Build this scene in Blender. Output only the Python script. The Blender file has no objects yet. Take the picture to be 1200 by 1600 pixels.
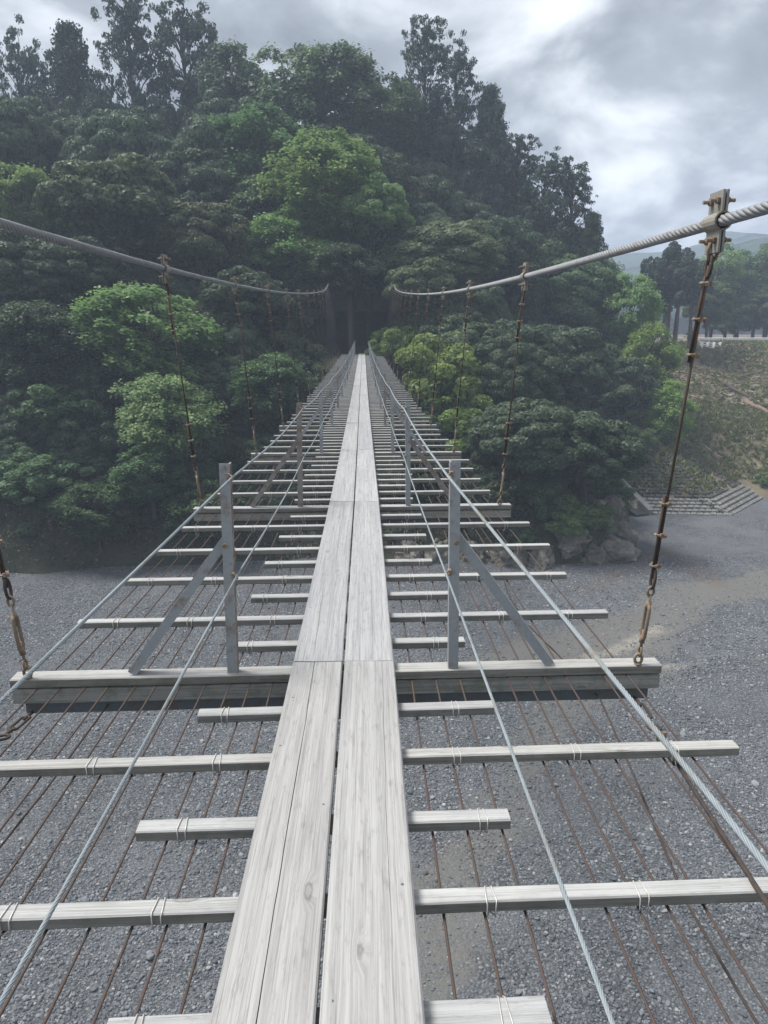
import bpy, math, random
import numpy as np
from mathutils import Vector, Matrix, noise as mnoise
R_ = math.radians
scene = bpy.context.scene
COL = scene.collection

# ------------------------------------------------------------------ camera, world, sun, exposure
F_PX, CAM = 1150.0, np.array([0.105, 0.0, 12.4])
PITCH, YAW = R_(13.684), R_(1.4)
cam_d = bpy.data.cameras.new('camera'); cam = bpy.data.objects.new('camera', cam_d); COL.objects.link(cam)
cam_d.sensor_fit = 'VERTICAL'; cam_d.sensor_height = 36.0; cam_d.lens = 36.0 * F_PX / 1600.0
cam_d.clip_start = 0.05; cam_d.clip_end = 6000
cam.location = CAM.tolist(); cam.rotation_euler = (math.pi / 2 - PITCH, 0, -YAW)
scene.camera = cam

SUN_EL, SUN_AZ = R_(60), R_(-72)          # azimuth from +Y towards +X
sun_dir = Vector((math.sin(SUN_AZ) * math.cos(SUN_EL), math.cos(SUN_AZ) * math.cos(SUN_EL), math.sin(SUN_EL)))
sd = bpy.data.lights.new('sun', 'SUN'); sd.energy = 2.8; sd.angle = R_(22); sd.color = (1.0, 0.97, 0.92)
so = bpy.data.objects.new('sun', sd); COL.objects.link(so)
so.rotation_euler = sun_dir.to_track_quat('Z', 'Y').to_euler(); so.location = (0, 0, 60)

w = bpy.data.worlds.new('World'); scene.world = w; w.use_nodes = True
nt = w.node_tree; nt.nodes.clear()
def N(t, kind, **kw):
    n = t.nodes.new(kind)
    for k, v in kw.items():
        if k.startswith('i_'):
            n.inputs[k[2:].replace('_', ' ')].default_value = v
        else:
            setattr(n, k, v)
    return n
def L(t, a, b): t.links.new(a, b)
def MATH(t, op, a, b=None, c=None, clamp=False):
    n = t.nodes.new('ShaderNodeMath'); n.operation = op; n.use_clamp = clamp
    for i, v in enumerate((a, b, c)):
        if v is None: continue
        if isinstance(v, (int, float)): n.inputs[i].default_value = v
        else: t.links.new(v, n.inputs[i])
    return n.outputs[0]
def RAMP(t, fac, stops, interp='LINEAR'):
    n = t.nodes.new('ShaderNodeValToRGB'); e = n.color_ramp; e.interpolation = interp
    while len(e.elements) < len(stops): e.elements.new(0.5)
    for el, (p, c) in zip(e.elements, stops):
        el.position = p; el.color = (c if len(c) == 4 else (*c, 1)) if not isinstance(c, (int, float)) else (c, c, c, 1)
    if fac is not None: t.links.new(fac, n.inputs[0])
    return n.outputs[0]
def MIX(t, fac, a, b, blend='MIX'):
    n = t.nodes.new('ShaderNodeMix'); n.data_type = 'RGBA'; n.blend_type = blend
    for s, v in ((n.inputs[0], fac), (n.inputs[6], a), (n.inputs[7], b)):
        if isinstance(v, (int, float)): s.default_value = v
        elif isinstance(v, tuple): s.default_value = v if len(v) == 4 else (*v, 1)
        else: t.links.new(v, s)
    return n.outputs[2]
def NOISE(t, vec, scale, detail=4, rough=0.55, dist=0.0, out=0):
    n = t.nodes.new('ShaderNodeTexNoise'); n.inputs['Scale'].default_value = scale
    n.inputs['Detail'].default_value = detail; n.inputs['Roughness'].default_value = rough
    n.inputs['Distortion'].default_value = dist
    if vec is not None: t.links.new(vec, n.inputs['Vector'])
    return n.outputs[out]
def MAPV(t, vec, scale=(1, 1, 1), loc=(0, 0, 0)):
    n = t.nodes.new('ShaderNodeMapping'); n.inputs['Scale'].default_value = scale; n.inputs['Location'].default_value = loc
    t.links.new(vec, n.inputs[0]); return n.outputs[0]

# overcast sky: a little clear Nishita sky behind layered clouds
sky = N(nt, 'ShaderNodeTexSky', sky_type='NISHITA', sun_disc=False)
sky.sun_elevation = SUN_EL; sky.sun_rotation = -SUN_AZ if False else SUN_AZ
bg_sky = N(nt, 'ShaderNodeBackground'); bg_sky.inputs[1].default_value = 0.08
L(nt, sky.outputs[0], bg_sky.inputs[0])
tc = N(nt, 'ShaderNodeTexCoord')
sep = N(nt, 'ShaderNodeSeparateXYZ'); L(nt, tc.outputs['Generated'], sep.inputs[0])
zc = MATH(nt, 'MAXIMUM', sep.outputs[2], 0.0); zc = MATH(nt, 'ADD', zc, 0.42)
cx = MATH(nt, 'DIVIDE', sep.outputs[0], zc); cy = MATH(nt, 'DIVIDE', sep.outputs[1], zc)
comb = N(nt, 'ShaderNodeCombineXYZ'); L(nt, cx, comb.inputs[0]); L(nt, cy, comb.inputs[1])
cl = MAPV(nt, comb.outputs[0], loc=(12.6, -3.3, 0.0))
n1 = NOISE(nt, cl, 3.6, 6, 0.55, 0.3); n2 = NOISE(nt, cl, 1.3, 3, 0.5, 0.3)
nn = MATH(nt, 'ADD', MATH(nt, 'MULTIPLY', n1, 0.62), MATH(nt, 'MULTIPLY', n2, 0.38))
ccol = RAMP(nt, nn, [(0.38, (0.66, 0.68, 0.69)), (0.455, (0.42, 0.445, 0.475)), (0.52, (0.235, 0.257, 0.285)), (0.61, (0.130, 0.144, 0.165))])
# thin cloud glows around the hidden sun
dt = N(nt, 'ShaderNodeVectorMath', operation='DOT_PRODUCT'); L(nt, tc.outputs['Generated'], dt.inputs[0]); dt.inputs[1].default_value = sun_dir
glow = MATH(nt, 'POWER', MATH(nt, 'MAXIMUM', dt.outputs['Value'], 0.0), 5.0)
glow = MATH(nt, 'ADD', MATH(nt, 'MULTIPLY', glow, 1.1), 0.92)
gm = N(nt, 'ShaderNodeVectorMath', operation='SCALE'); L(nt, ccol, gm.inputs[0]); L(nt, glow, gm.inputs['Scale'])
bg_cl = N(nt, 'ShaderNodeBackground'); bg_cl.inputs[1].default_value = 1.0; L(nt, gm.outputs[0], bg_cl.inputs[0])
cover = RAMP(nt, nn, [(0.30, 0.75), (0.42, 1.0)])
mxs = N(nt, 'ShaderNodeMixShader'); L(nt, cover, mxs.inputs[0]); L(nt, bg_sky.outputs[0], mxs.inputs[1]); L(nt, bg_cl.outputs[0], mxs.inputs[2])
wo = N(nt, 'ShaderNodeOutputWorld'); L(nt, mxs.outputs[0], wo.inputs[0])

scene.view_settings.view_transform = 'Standard'; scene.view_settings.look = 'None'
scene.view_settings.exposure = 1.05; scene.view_settings.gamma = 1.0; scene.view_settings.use_curve_mapping = False
cy_ = scene.cycles
cy_.max_bounces = 6; cy_.diffuse_bounces = 3; cy_.glossy_bounces = 2; cy_.transmission_bounces = 4; cy_.volume_bounces = 2
cy_.transparent_max_bounces = 4; cy_.use_denoising = True; cy_.caustics_reflective = False; cy_.caustics_refractive = False

# ------------------------------------------------------------------ helpers
def ray(px, py):
    u, v = (px - 600) / F_PX, (py - 800) / F_PX
    fy = math.cos(PITCH) - v * math.sin(PITCH); fz = -(math.sin(PITCH) + v * math.cos(PITCH))
    return np.array([u * math.cos(YAW) + fy * math.sin(YAW), -u * math.sin(YAW) + fy * math.cos(YAW), fz])
def at_y(px, py, y):
    r = ray(px, py); return CAM + r * (y / r[1])
def at_z(px, py, z=0.0):
    r = ray(px, py); return CAM + r * ((z - CAM[2]) / r[2])

class MB:
    def __init__(s): s.v = []; s.f = []
    def add(s, vs, fs):
        o = len(s.v); s.v.extend([tuple(map(float, p)) for p in vs]); s.f.extend([tuple(i + o for i in f) for f in fs]); return s
    def box(s, c, size, mat=None):
        hx, hy, hz = size[0] / 2, size[1] / 2, size[2] / 2
        vs = [Vector((x, y, z)) for x in (-hx, hx) for y in (-hy, hy) for z in (-hz, hz)]
        if mat is not None: vs = [mat @ p for p in vs]
        c = Vector(c)
        return s.add([p + c for p in vs], [(0, 1, 3, 2), (4, 6, 7, 5), (0, 4, 5, 1), (2, 3, 7, 6), (0, 2, 6, 4), (1, 5, 7, 3)])
    def tube(s, pts, r, n=6, closed=False, caps=True):
        P = [Vector(p) for p in pts]; m = len(P)
        rr = r if isinstance(r, (list, tuple, np.ndarray)) else [r] * m
        ref = None; o = len(s.v)
        for i in range(m):
            if closed: t = P[(i + 1) % m] - P[i - 1]
            else: t = P[min(i + 1, m - 1)] - P[max(i - 1, 0)]
            if t.length < 1e-9: t = Vector((0, 0, 1))
            t.normalize()
            if ref is None:
                ref = Vector((0, 0, 1)) if abs(t.z) < 0.9 else Vector((1, 0, 0))
            a = ref - t * ref.dot(t)
            if a.length < 1e-5: a = t.orthogonal()
            a.normalize(); b = t.cross(a); ref = a
            for k in range(n):
                q = 2 * math.pi * k / n
                s.v.append(tuple(P[i] + (a * math.cos(q) + b * math.sin(q)) * rr[i]))
        for i in range(m if closed else m - 1):
            j = (i + 1) % m
            for k in range(n):
                s.f.append((o + i * n + k, o + i * n + (k + 1) % n, o + j * n + (k + 1) % n, o + j * n + k))
        if caps and not closed:
            s.f.append(tuple(o + k for k in reversed(range(n)))); s.f.append(tuple(o + (m - 1) * n + k for k in range(n)))
        return s
    def rope(s, pts, R, pitch, strands=6, sides=5, per=10):
        P = [Vector(p) for p in pts]
        d = [0.0]
        for a, b in zip(P, P[1:]): d.append(d[-1] + (b - a).length)
        nseg = max(2, int(d[-1] / pitch * per))
        out = []
        for i in range(nseg + 1):
            q = d[-1] * i / nseg
            k = min(max(0, np.searchsorted(d, q) - 1), len(P) - 2)
            f = (q - d[k]) / max(1e-9, d[k + 1] - d[k]); out.append((P[k].lerp(P[k + 1], f), (P[k + 1] - P[k]).normalized(), q))
        for st in range(strands):
            path = []
            for p, t, q in out:
                up = Vector((0, 0, 1)) if abs(t.z) < 0.95 else Vector((1, 0, 0))
                a = (up - t * up.dot(t)).normalized(); b = t.cross(a)
                th = 2 * math.pi * (q / pitch + st / strands)
                path.append(p + (a * math.cos(th) + b * math.sin(th)) * R * 0.64)
            s.tube(path, R * 0.40, sides)
        return s
    def build(s, name, mat, parent=None, smooth=False, loc=None):
        me = bpy.data.meshes.new(name); me.from_pydata(s.v, [], s.f); me.update()
        if smooth: me.shade_smooth()
        return link(name, me, mat, parent, loc)
def link(name, me, mat, parent=None, loc=None):
    if mat is not None and not me.materials: me.materials.append(M[mat])
    o = bpy.data.objects.new(name, me); COL.objects.link(o)
    if loc is not None: o.location = loc
    if parent is not None: o.parent = parent
    return o
def mesh_np(name, V, Fq, mat=None, lv=None, smooth=False, k=4):
    me = bpy.data.meshes.new(name); V = np.asarray(V, np.float32); Fq = np.asarray(Fq, np.int32)
    me.vertices.add(len(V)); me.vertices.foreach_set('co', V.ravel())
    me.loops.add(Fq.size); me.loops.foreach_set('vertex_index', Fq.ravel())
    me.polygons.add(len(Fq)); me.polygons.foreach_set('loop_start', np.arange(0, Fq.size, k, dtype=np.int32))
    me.update(calc_edges=True)
    if lv is not None:
        a = me.attributes.new('lv', 'FLOAT', 'FACE'); a.data.foreach_set('value', np.asarray(lv, np.float32))
    if smooth: me.shade_smooth()
    if mat: me.materials.append(M[mat])
    return me
def empty(name, loc, label=None, cat=None, group=None, rz=0.0):
    o = bpy.data.objects.new(name, None); COL.objects.link(o); o.location = loc; o.rotation_euler = (0, 0, rz); o.empty_display_size = 0.2
    return tag(o, label, cat, group)
def tag(o, label=None, cat=None, group=None, kind=None):
    if label: o['label'] = label
    if cat: o['category'] = cat
    if group: o['group'] = group
    if kind: o['kind'] = kind
    return o

# ------------------------------------------------------------------ materials
M = {}
def new_mat(name):
    m = bpy.data.materials.new(name); m.use_nodes = True; t = m.node_tree
    b = t.nodes['Principled BSDF']; M[name] = m
    return m, t, b
def bump(t, b, h, strength=0.5, dist=0.01):
    n = t.nodes.new('ShaderNodeBump'); n.inputs['Strength'].default_value = strength; n.inputs['Distance'].default_value = dist
    t.links.new(h, n.inputs['Height']); t.links.new(n.outputs[0], b.inputs['Normal'])
def obj_coords(t, jitter=7.0):
    c = t.nodes.new('ShaderNodeTexCoord').outputs['Object']
    oi = t.nodes.new('ShaderNodeObjectInfo')
    cmb = t.nodes.new('ShaderNodeCombineXYZ')
    r = oi.outputs['Random']
    t.links.new(MATH(t, 'MULTIPLY', r, jitter), cmb.inputs[0]); t.links.new(MATH(t, 'MULTIPLY', r, jitter * 13.7), cmb.inputs[1]); t.links.new(MATH(t, 'MULTIPLY', r, jitter * 3.1), cmb.inputs[2])
    a = t.nodes.new('ShaderNodeVectorMath'); a.operation = 'ADD'; t.links.new(c, a.inputs[0]); t.links.new(cmb.outputs[0], a.inputs[1])
    return c, a.outputs[0], r

def wood(name, along, light, dark, grey_dirt=0.3, knots=True, moss=0.0):
    m, t, b = new_mat(name)
    c, v, rnd = obj_coords(t)
    st = [70.0, 70.0, 70.0]; st[along] = 0.9
    ks = [9.0, 9.0, 9.0]; ks[along] = 3.0
    vor = t.nodes.new('ShaderNodeTexVoronoi'); vor.inputs['Scale'].default_value = 1.0
    t.links.new(MAPV(t, v, tuple(ks)), vor.inputs['Vector'])
    sepc = t.nodes.new('ShaderNodeSeparateColor'); t.links.new(vor.outputs['Color'], sepc.inputs[0])
    gate = MATH(t, 'GREATER_THAN', sepc.outputs[0], 0.60)
    dk = MATH(t, 'ADD', vor.outputs['Distance'], MATH(t, 'MULTIPLY', MATH(t, 'SUBTRACT', NOISE(t, v, 45.0, 3), 0.5), 0.07))
    near = MATH(t, 'MULTIPLY', MATH(t, 'SUBTRACT', 1.0, MATH(t, 'MULTIPLY', dk, 4.2), clamp=True), gate)
    # grain bends round the knots
    bend = t.nodes.new('ShaderNodeCombineXYZ'); t.links.new(MATH(t, 'MULTIPLY', near, 0.028 if knots else 0.0), bend.inputs[1 if along == 0 else 0])
    wob = NOISE(t, MAPV(t, v, tuple(2.0 if i != along else 0.7 for i in range(3))), 1.0, 2)
    wv = t.nodes.new('ShaderNodeCombineXYZ'); t.links.new(MATH(t, 'MULTIPLY', wob, 0.018), wv.inputs[1 if along == 0 else 0])
    ad = t.nodes.new('ShaderNodeVectorMath'); ad.operation = 'ADD'; t.links.new(v, ad.inputs[0]); t.links.new(bend.outputs[0], ad.inputs[1])
    ad2 = t.nodes.new('ShaderNodeVectorMath'); ad2.operation = 'ADD'; t.links.new(ad.outputs[0], ad2.inputs[0]); t.links.new(wv.outputs[0], ad2.inputs[1])
    gv = ad2.outputs[0]
    g1 = NOISE(t, MAPV(t, gv, tuple(st)), 1.0, 4, 0.65)
    st2 = [x * 3.4 for x in st]; st2[along] = 5.0
    g2 = NOISE(t, MAPV(t, gv, tuple(st2)), 1.0, 3, 0.7)
    grain = MATH(t, 'ADD', MATH(t, 'MULTIPLY', g1, 0.6), MATH(t, 'MULTIPLY', g2, 0.4))
    big = NOISE(t, MAPV(t, gv, tuple(13.0 if i != along else 0.5 for i in range(3))), 1.0, 4, 0.6)
    col = RAMP(t, grain, [(0.30, dark), (0.44, tuple(0.55 * a + 0.45 * d for a, d in zip(light, dark))), (0.56, light), (0.75, tuple(min(1, x * 1.08) for x in light))])
    col = MIX(t, MATH(t, 'MULTIPLY', RAMP(t, big, [(0.35, 0.0), (0.7, 1.0)]), grey_dirt), col, tuple(a_ * b_ for a_, b_ in zip(light, (0.64, 0.63, 0.66))))
    mot = NOISE(t, MAPV(t, v, tuple(60.0 if i != along else 11.0 for i in range(3))), 1.0, 5, 0.75)
    col = MIX(t, MATH(t, 'MULTIPLY', RAMP(t, mot, [(0.54, 0.0), (0.74, 1.0)]), 0.5), col, tuple(x * 0.6 for x in dark))
    lin = NOISE(t, MAPV(t, gv, tuple(330.0 if i != along else 2.2 for i in range(3))), 1.0, 2, 0.6)
    col = MIX(t, MATH(t, 'MULTIPLY', RAMP(t, lin, [(0.30, 1.0), (0.43, 0.0)]), 0.45), col, tuple(x * 0.55 for x in dark))
    tint = RAMP(t, rnd, [(0.0, (0.9, 0.9, 0.92)), (0.5, (1.0, 1.0, 1.0)), (1.0, (0.97, 0.95, 0.92))])
    col = MIX(t, 1.0, col, tint, 'MULTIPLY')
    if knots:
        core = MATH(t, 'MULTIPLY', RAMP(t, dk, [(0.03, 1.0), (0.09, 0.0)]), gate)
        ring = MATH(t, 'MULTIPLY', RAMP(t, dk, [(0.06, 0.0), (0.085, 1.0), (0.12, 0.0)]), gate)
        col = MIX(t, MATH(t, 'MULTIPLY', core, 0.55), col, (0.22, 0.195, 0.17))
        col = MIX(t, MATH(t, 'MULTIPLY', ring, 0.6), col, (0.10, 0.092, 0.085))
    if moss > 0:
        ms = NOISE(t, v, 9.0, 5, 0.7)
        col = MIX(t, MATH(t, 'MULTIPLY', RAMP(t, ms, [(0.48, 0.0), (0.66, 1.0)]), moss), col, (0.09, 0.10, 0.075))
    t.links.new(col, b.inputs['Base Color']); b.inputs['Roughness'].default_value = 0.72; b.inputs['Specular IOR Level'].default_value = 0.28
    bump(t, b, grain, 0.55, 0.004)
wood('plank_wood', 1, (0.395, 0.393, 0.39), (0.20, 0.198, 0.197), 0.5)
wood('plank_edge', 1, (0.30, 0.30, 0.29), (0.13, 0.13, 0.125), 0.5, False)  # shade on the plank edges put into a darker wood colour
wood('tie_wood', 0, (0.43, 0.43, 0.42), (0.18, 0.177, 0.17), 0.45, True, 0.12)
wood('tie_side', 0, (0.27, 0.265, 0.24), (0.11, 0.108, 0.095), 0.5, True, 0.45)  # moss plus painted shade: sides coloured darker than the tops
wood('beam_wood', 0, (0.36, 0.36, 0.325), (0.13, 0.13, 0.112), 0.6, True, 0.55)

def metal(name, base, rust, amount, rough=0.5, metallic=0.5, scale=18.0):
    m, t, b = new_mat(name); c, v, rnd = obj_coords(t)
    n = NOISE(t, v, scale, 5, 0.7)
    n2 = NOISE(t, v, scale * 6, 3, 0.6)
    f = RAMP(t, n, [(0.62 - amount * 0.5, 0.0), (0.78 - amount * 0.5, 1.0)])
    c1 = MIX(t, n2, tuple(x * 0.8 for x in base), tuple(min(1, x * 1.15) for x in base))
    c2 = MIX(t, n2, tuple(x * 0.6 for x in rust), tuple(x * 1.4 for x in rust))
    t.links.new(MIX(t, f, c1, c2), b.inputs['Base Color'])
    t.links.new(MATH(t, 'MULTIPLY', MATH(t, 'SUBTRACT', 1.0, f), metallic), b.inputs['Metallic'])
    t.links.new(MATH(t, 'ADD', MATH(t, 'MULTIPLY', f, 0.35), rough), b.inputs['Roughness'])
    bump(t, b, n2, 0.3, 0.002)
metal('galvanised', (0.31, 0.335, 0.35), (0.20, 0.14, 0.10), 0.17, 0.55, 0.3, 9)
metal('galvanised_worn', (0.26, 0.25, 0.24), (0.19, 0.14, 0.105), 0.25, 0.55, 0.3, 9)
metal('rusted_flange', (0.24, 0.21, 0.185), (0.17, 0.115, 0.08), 0.42, 0.65, 0.1, 14)
metal('cable_steel', (0.245, 0.252, 0.26), (0.19, 0.165, 0.14), 0.2, 0.65, 0.15, 6)
metal('rail_wire', (0.25, 0.285, 0.305), (0.2, 0.19, 0.165), 0.2, 0.65, 0.15, 6)
metal('rust_wire', (0.060, 0.050, 0.047), (0.085, 0.055, 0.043), 0.45, 0.7, 0.1, 30)
metal('rope_dark', (0.045, 0.039, 0.036), (0.075, 0.048, 0.034), 0.4, 0.7, 0.1, 30)
metal('rusty_clamp', (0.27, 0.225, 0.175), (0.18, 0.115, 0.07), 0.4, 0.65, 0.15, 40)
metal('clamp_plate', (0.27, 0.265, 0.24), (0.21, 0.165, 0.10), 0.25, 0.6, 0.15, 14)
metal('turnbuckle', (0.20, 0.185, 0.16), (0.20, 0.13, 0.08), 0.45, 0.6, 0.25, 40)
metal('binding', (0.55, 0.54, 0.51), (0.35, 0.30, 0.24), 0.15, 0.5, 0.3, 60)
metal('dark_steel', (0.10, 0.12, 0.135), (0.12, 0.09, 0.07), 0.25, 0.55, 0.3, 12)
metal('white_paint', (0.75, 0.77, 0.78), (0.4, 0.36, 0.3), 0.1, 0.5, 0.0, 5)

def leaf_mat(name, a, bcol, transl=0.35):
    m, t, b = new_mat(name)
    at = N(t, 'ShaderNodeAttribute', attribute_name='lv'); oi = N(t, 'ShaderNodeObjectInfo')
    col = MIX(t, at.outputs['Fac'], a, bcol)
    hs = N(t, 'ShaderNodeHueSaturation')
    t.links.new(MATH(t, 'ADD', MATH(t, 'MULTIPLY', oi.outputs['Random'], 0.03), 0.485), hs.inputs['Hue'])
    t.links.new(MATH(t, 'ADD', MATH(t, 'MULTIPLY', oi.outputs['Random'], 0.35), 0.82), hs.inputs['Value'])
    t.links.new(col, hs.inputs['Color'])
    t.links.new(hs.outputs[0], b.inputs['Base Color']); b.inputs['Roughness'].default_value = 0.55; b.inputs['Specular IOR Level'].default_value = 0.3
    tr = N(t, 'ShaderNodeBsdfTranslucent'); br = N(t, 'ShaderNodeHueSaturation'); br.inputs['Saturation'].default_value = 1.15; br.inputs['Value'].default_value = 1.2
    t.links.new(hs.outputs[0], br.inputs['Color']); t.links.new(br.outputs[0], tr.inputs[0])
    ms = N(t, 'ShaderNodeMixShader'); ms.inputs[0].default_value = transl
    t.links.new(b.outputs[0], ms.inputs[1]); t.links.new(tr.outputs[0], ms.inputs[2])
    t.links.new(ms.outputs[0], t.nodes['Material Output'].inputs[0])
leaf_mat('leaf_dark', (0.046, 0.075, 0.042), (0.118, 0.162, 0.086), 0.3)
leaf_mat('leaf_conifer', (0.036, 0.058, 0.046), (0.080, 0.112, 0.078), 0.2)
leaf_mat('leaf_olive', (0.076, 0.100, 0.052), (0.172, 0.205, 0.104), 0.3)
leaf_mat('leaf_mid', (0.064, 0.112, 0.054), (0.150, 0.222, 0.102), 0.36)
leaf_mat('leaf_light', (0.125, 0.200, 0.078), (0.255, 0.350, 0.148), 0.42)
leaf_mat('leaf_yellow', (0.150, 0.235, 0.068), (0.290, 0.390, 0.130), 0.42)
leaf_mat('dry_grass', (0.10, 0.125, 0.045), (0.24, 0.235, 0.115), 0.2)

def simple(name, stops, scale, rough=0.85, bs=0.4, bd=0.03, detail=6, world=False, vscale=(1, 1, 1)):
    m, t, b = new_mat(name)
    v = N(t, 'ShaderNodeNewGeometry').outputs['Position'] if world else obj_coords(t)[1]
    n = NOISE(t, MAPV(t, v, vscale), scale, detail, 0.65); n2 = NOISE(t, v, scale * 7, 4, 0.6)
    f = MATH(t, 'ADD', MATH(t, 'MULTIPLY', n, 0.7), MATH(t, 'MULTIPLY', n2, 0.3))
    t.links.new(RAMP(t, f, stops), b.inputs['Base Color']); b.inputs['Roughness'].default_value = rough; b.inputs['Specular IOR Level'].default_value = 0.2
    bump(t, b, f, bs, bd)
simple('bark', [(0.3, (0.035, 0.028, 0.022)), (0.6, (0.10, 0.085, 0.07))], 6, vscale=(3, 3, 0.6))
simple('cedar_bark', [(0.3, (0.06, 0.042, 0.035)), (0.65, (0.16, 0.115, 0.095))], 6, vscale=(4, 4, 0.5))
simple('log_bark', [(0.3, (0.10, 0.07, 0.05)), (0.65, (0.26, 0.19, 0.145))], 4)
simple('pale_branch', [(0.3, (0.30, 0.27, 0.23)), (0.65, (0.50, 0.47, 0.42))], 4)
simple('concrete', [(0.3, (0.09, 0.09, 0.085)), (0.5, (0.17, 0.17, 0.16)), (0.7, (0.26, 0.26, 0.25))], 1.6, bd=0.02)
simple('concrete_dark', [(0.3, (0.020, 0.024, 0.021)), (0.5, (0.036, 0.039, 0.035)), (0.7, (0.06, 0.06, 0.055))], 1.6, bd=0.02)  # mossy concrete, darkened further to put the tower's deep shade into its colour
simple('block_pale', [(0.3, (0.09, 0.09, 0.082)), (0.5, (0.18, 0.18, 0.17)), (0.7, (0.30, 0.297, 0.28))], 3.0, bd=0.02, world=True)
simple('block_moss', [(0.34, (0.03, 0.031, 0.025)), (0.52, (0.07, 0.068, 0.058)), (0.70, (0.22, 0.215, 0.20))], 2.2, bd=0.02, world=True)
simple('rock', [(0.3, (0.06, 0.057, 0.05)), (0.5, (0.14, 0.13, 0.11)), (0.72, (0.32, 0.295, 0.25))], 1.3, bs=0.8, bd=0.12)
simple('forest_floor', [(0.3, (0.018, 0.024, 0.015)), (0.55, (0.045, 0.048, 0.03)), (0.75, (0.085, 0.08, 0.055))], 0.6, bs=0.8, bd=0.3, world=True)
simple('mountain_wood', [(0.35, (0.012, 0.030, 0.024)), (0.6, (0.03, 0.058, 0.036))], 0.05, bs=1.0, bd=8.0, world=True, detail=8)
simple('asphalt', [(0.3, (0.045, 0.045, 0.048)), (0.7, (0.07, 0.07, 0.072))], 3.0, world=True)
simple('bank_soil', [(0.32, (0.06, 0.044, 0.034)), (0.46, (0.135, 0.10, 0.075)), (0.56, (0.15, 0.135, 0.085)), (0.72, (0.24, 0.20, 0.145))], 0.45, bs=0.8, bd=0.15, world=True, detail=8)

# ------------------------------------------------------------------ terrain shapes
def seg_dist(P, poly):
    P = np.asarray(P, float); best = np.full(len(P), 1e9)
    for a, b in zip(poly[:-1], poly[1:]):
        a = np.array(a, float); b = np.array(b, float); d = b - a
        q = np.clip(((P - a) @ d) / (d @ d), 0, 1); best = np.minimum(best, np.linalg.norm(P - (a + q[:, None] * d), axis=1))
    return best
def inside(P, poly):
    P = np.asarray(P, float); r = np.zeros(len(P), bool); n = len(poly)
    for i in range(n):
        x0, y0 = poly[i]; x1, y1 = poly[(i + 1) % n]
        c = ((y0 > P[:, 1]) != (y1 > P[:, 1])) & (P[:, 0] < (x1 - x0) * (P[:, 1] - y0) / ((y1 - y0) if y1 != y0 else 1e-9) + x0)
        r ^= c
    return r
def vnoise(P, scale, seed=0.0, oct=4):
    P = np.asarray(P, float); o = np.zeros(len(P))
    for i, p in enumerate(P):
        a, s, v = 1.0, scale, 0.0
        for k in range(oct):
            v += a * mnoise.noise(Vector((p[0] * s + seed, p[1] * s - seed, seed * 0.7 + k * 3.3))); a *= 0.5; s *= 2.0
        o[i] = v
    return o
TOE = [(-140, 26), (-60, 35), (-19.5, 38), (-14, 39.3), (-2, 40.0), (9.5, 38.8), (14.3, 39.6), (16.6, 43), (18.2, 49), (22, 57), (27, 66), (34, 80), (42, 110), (50, 170)]
HPOLY = TOE + [(-140, 170)]
S_K = [0, 0.8, 2.2, 5, 10, 14, 25, 38, 60, 120]; S_H = [-0.3, 1.6, 3.2, 5.4, 8.7, 11.0, 17.0, 22.0, 26.0, 27.0]
def hill_h(P, rough=True):
    P = np.atleast_2d(np.asarray(P, float))[:, :2]
    s = seg_dist(P, TOE); ins = inside(P, HPOLY)
    h = np.where(ins, np.interp(s, S_K, S_H), -0.3 - s * 0.6)
    if rough: h = h + np.where(ins, np.clip(s / 4, 0, 1), 0) * vnoise(P, 0.13, 4.2, 3) * 0.9
    # a level landing where the bridge comes ashore
    k = np.clip(1 - (np.abs(P[:, 0] + 0.15) - 1.6) / 1.6, 0, 1) * np.clip((P[:, 1] - 51.5) / 1.5, 0, 1) * np.clip((62 - P[:, 1]) / 3, 0, 1)
    return h * (1 - k) + 10.75 * k

def grid_mesh(name, xs, ys, hfun, mat, attr=None, smooth=True):
    X, Y = np.meshgrid(xs, ys); P = np.stack([X.ravel(), Y.ravel()], 1); Z = hfun(P)
    nx, ny = len(xs), len(ys); i = np.arange(nx * ny).reshape(ny, nx)
    Fq = np.stack([i[:-1, :-1], i[:-1, 1:], i[1:, 1:], i[1:, :-1]], -1).reshape(-1, 4)
    me = mesh_np(name, np.column_stack([P, Z]), Fq, mat, None, smooth)
    if attr is not None:
        for an, fn in attr.items():
            a = me.attributes.new(an, 'FLOAT', 'POINT'); a.data.foreach_set('value', fn(P).astype(np.float32))
    return link(name, me, None)

# --- riverbed: one gravel sheet to the horizon
def px_poly(pts): return [tuple(at_z(*p)[:2]) for p in pts]
SAND_A = px_poly([(1330, 890), (1200, 905), (1080, 930), (985, 985), (880, 1010), (800, 1035)])
SAND_B = px_poly([(1010, 1045), (900, 1100), (790, 1230), (700, 1400), (640, 1560)])
RUST_A = px_poly([(900, 925), (1000, 880), (1050, 860), (1110, 905)])
PALE_A = px_poly([(1035, 975), (960, 1005), (900, 1030)])
TRACK = px_poly([(0, 960), (120, 950), (330, 930)])
def sand_f(P):
    n = vnoise(P, 0.35, 1.3, 3)
    a = 1 - seg_dist(P, SAND_A) / (2.4 + 1.2 * n); b = 1 - seg_dist(P, SAND_B) / (1.35 + 0.9 * n); c = 0.8 * (1 - seg_dist(P, TRACK) / (0.5 + 0.4 * n))
    base = 0.55 * np.clip(vnoise(P * [1.0, 1.6], 0.10, 7.7, 3) * 2.2 + 0.1, 0, 1)
    return np.clip(np.maximum.reduce([np.clip(a * 1.8, 0, 1), np.clip(b * 1.3, 0, 0.62), np.clip(c, 0, 0.6), base * 0.6]), 0, 1)
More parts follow.
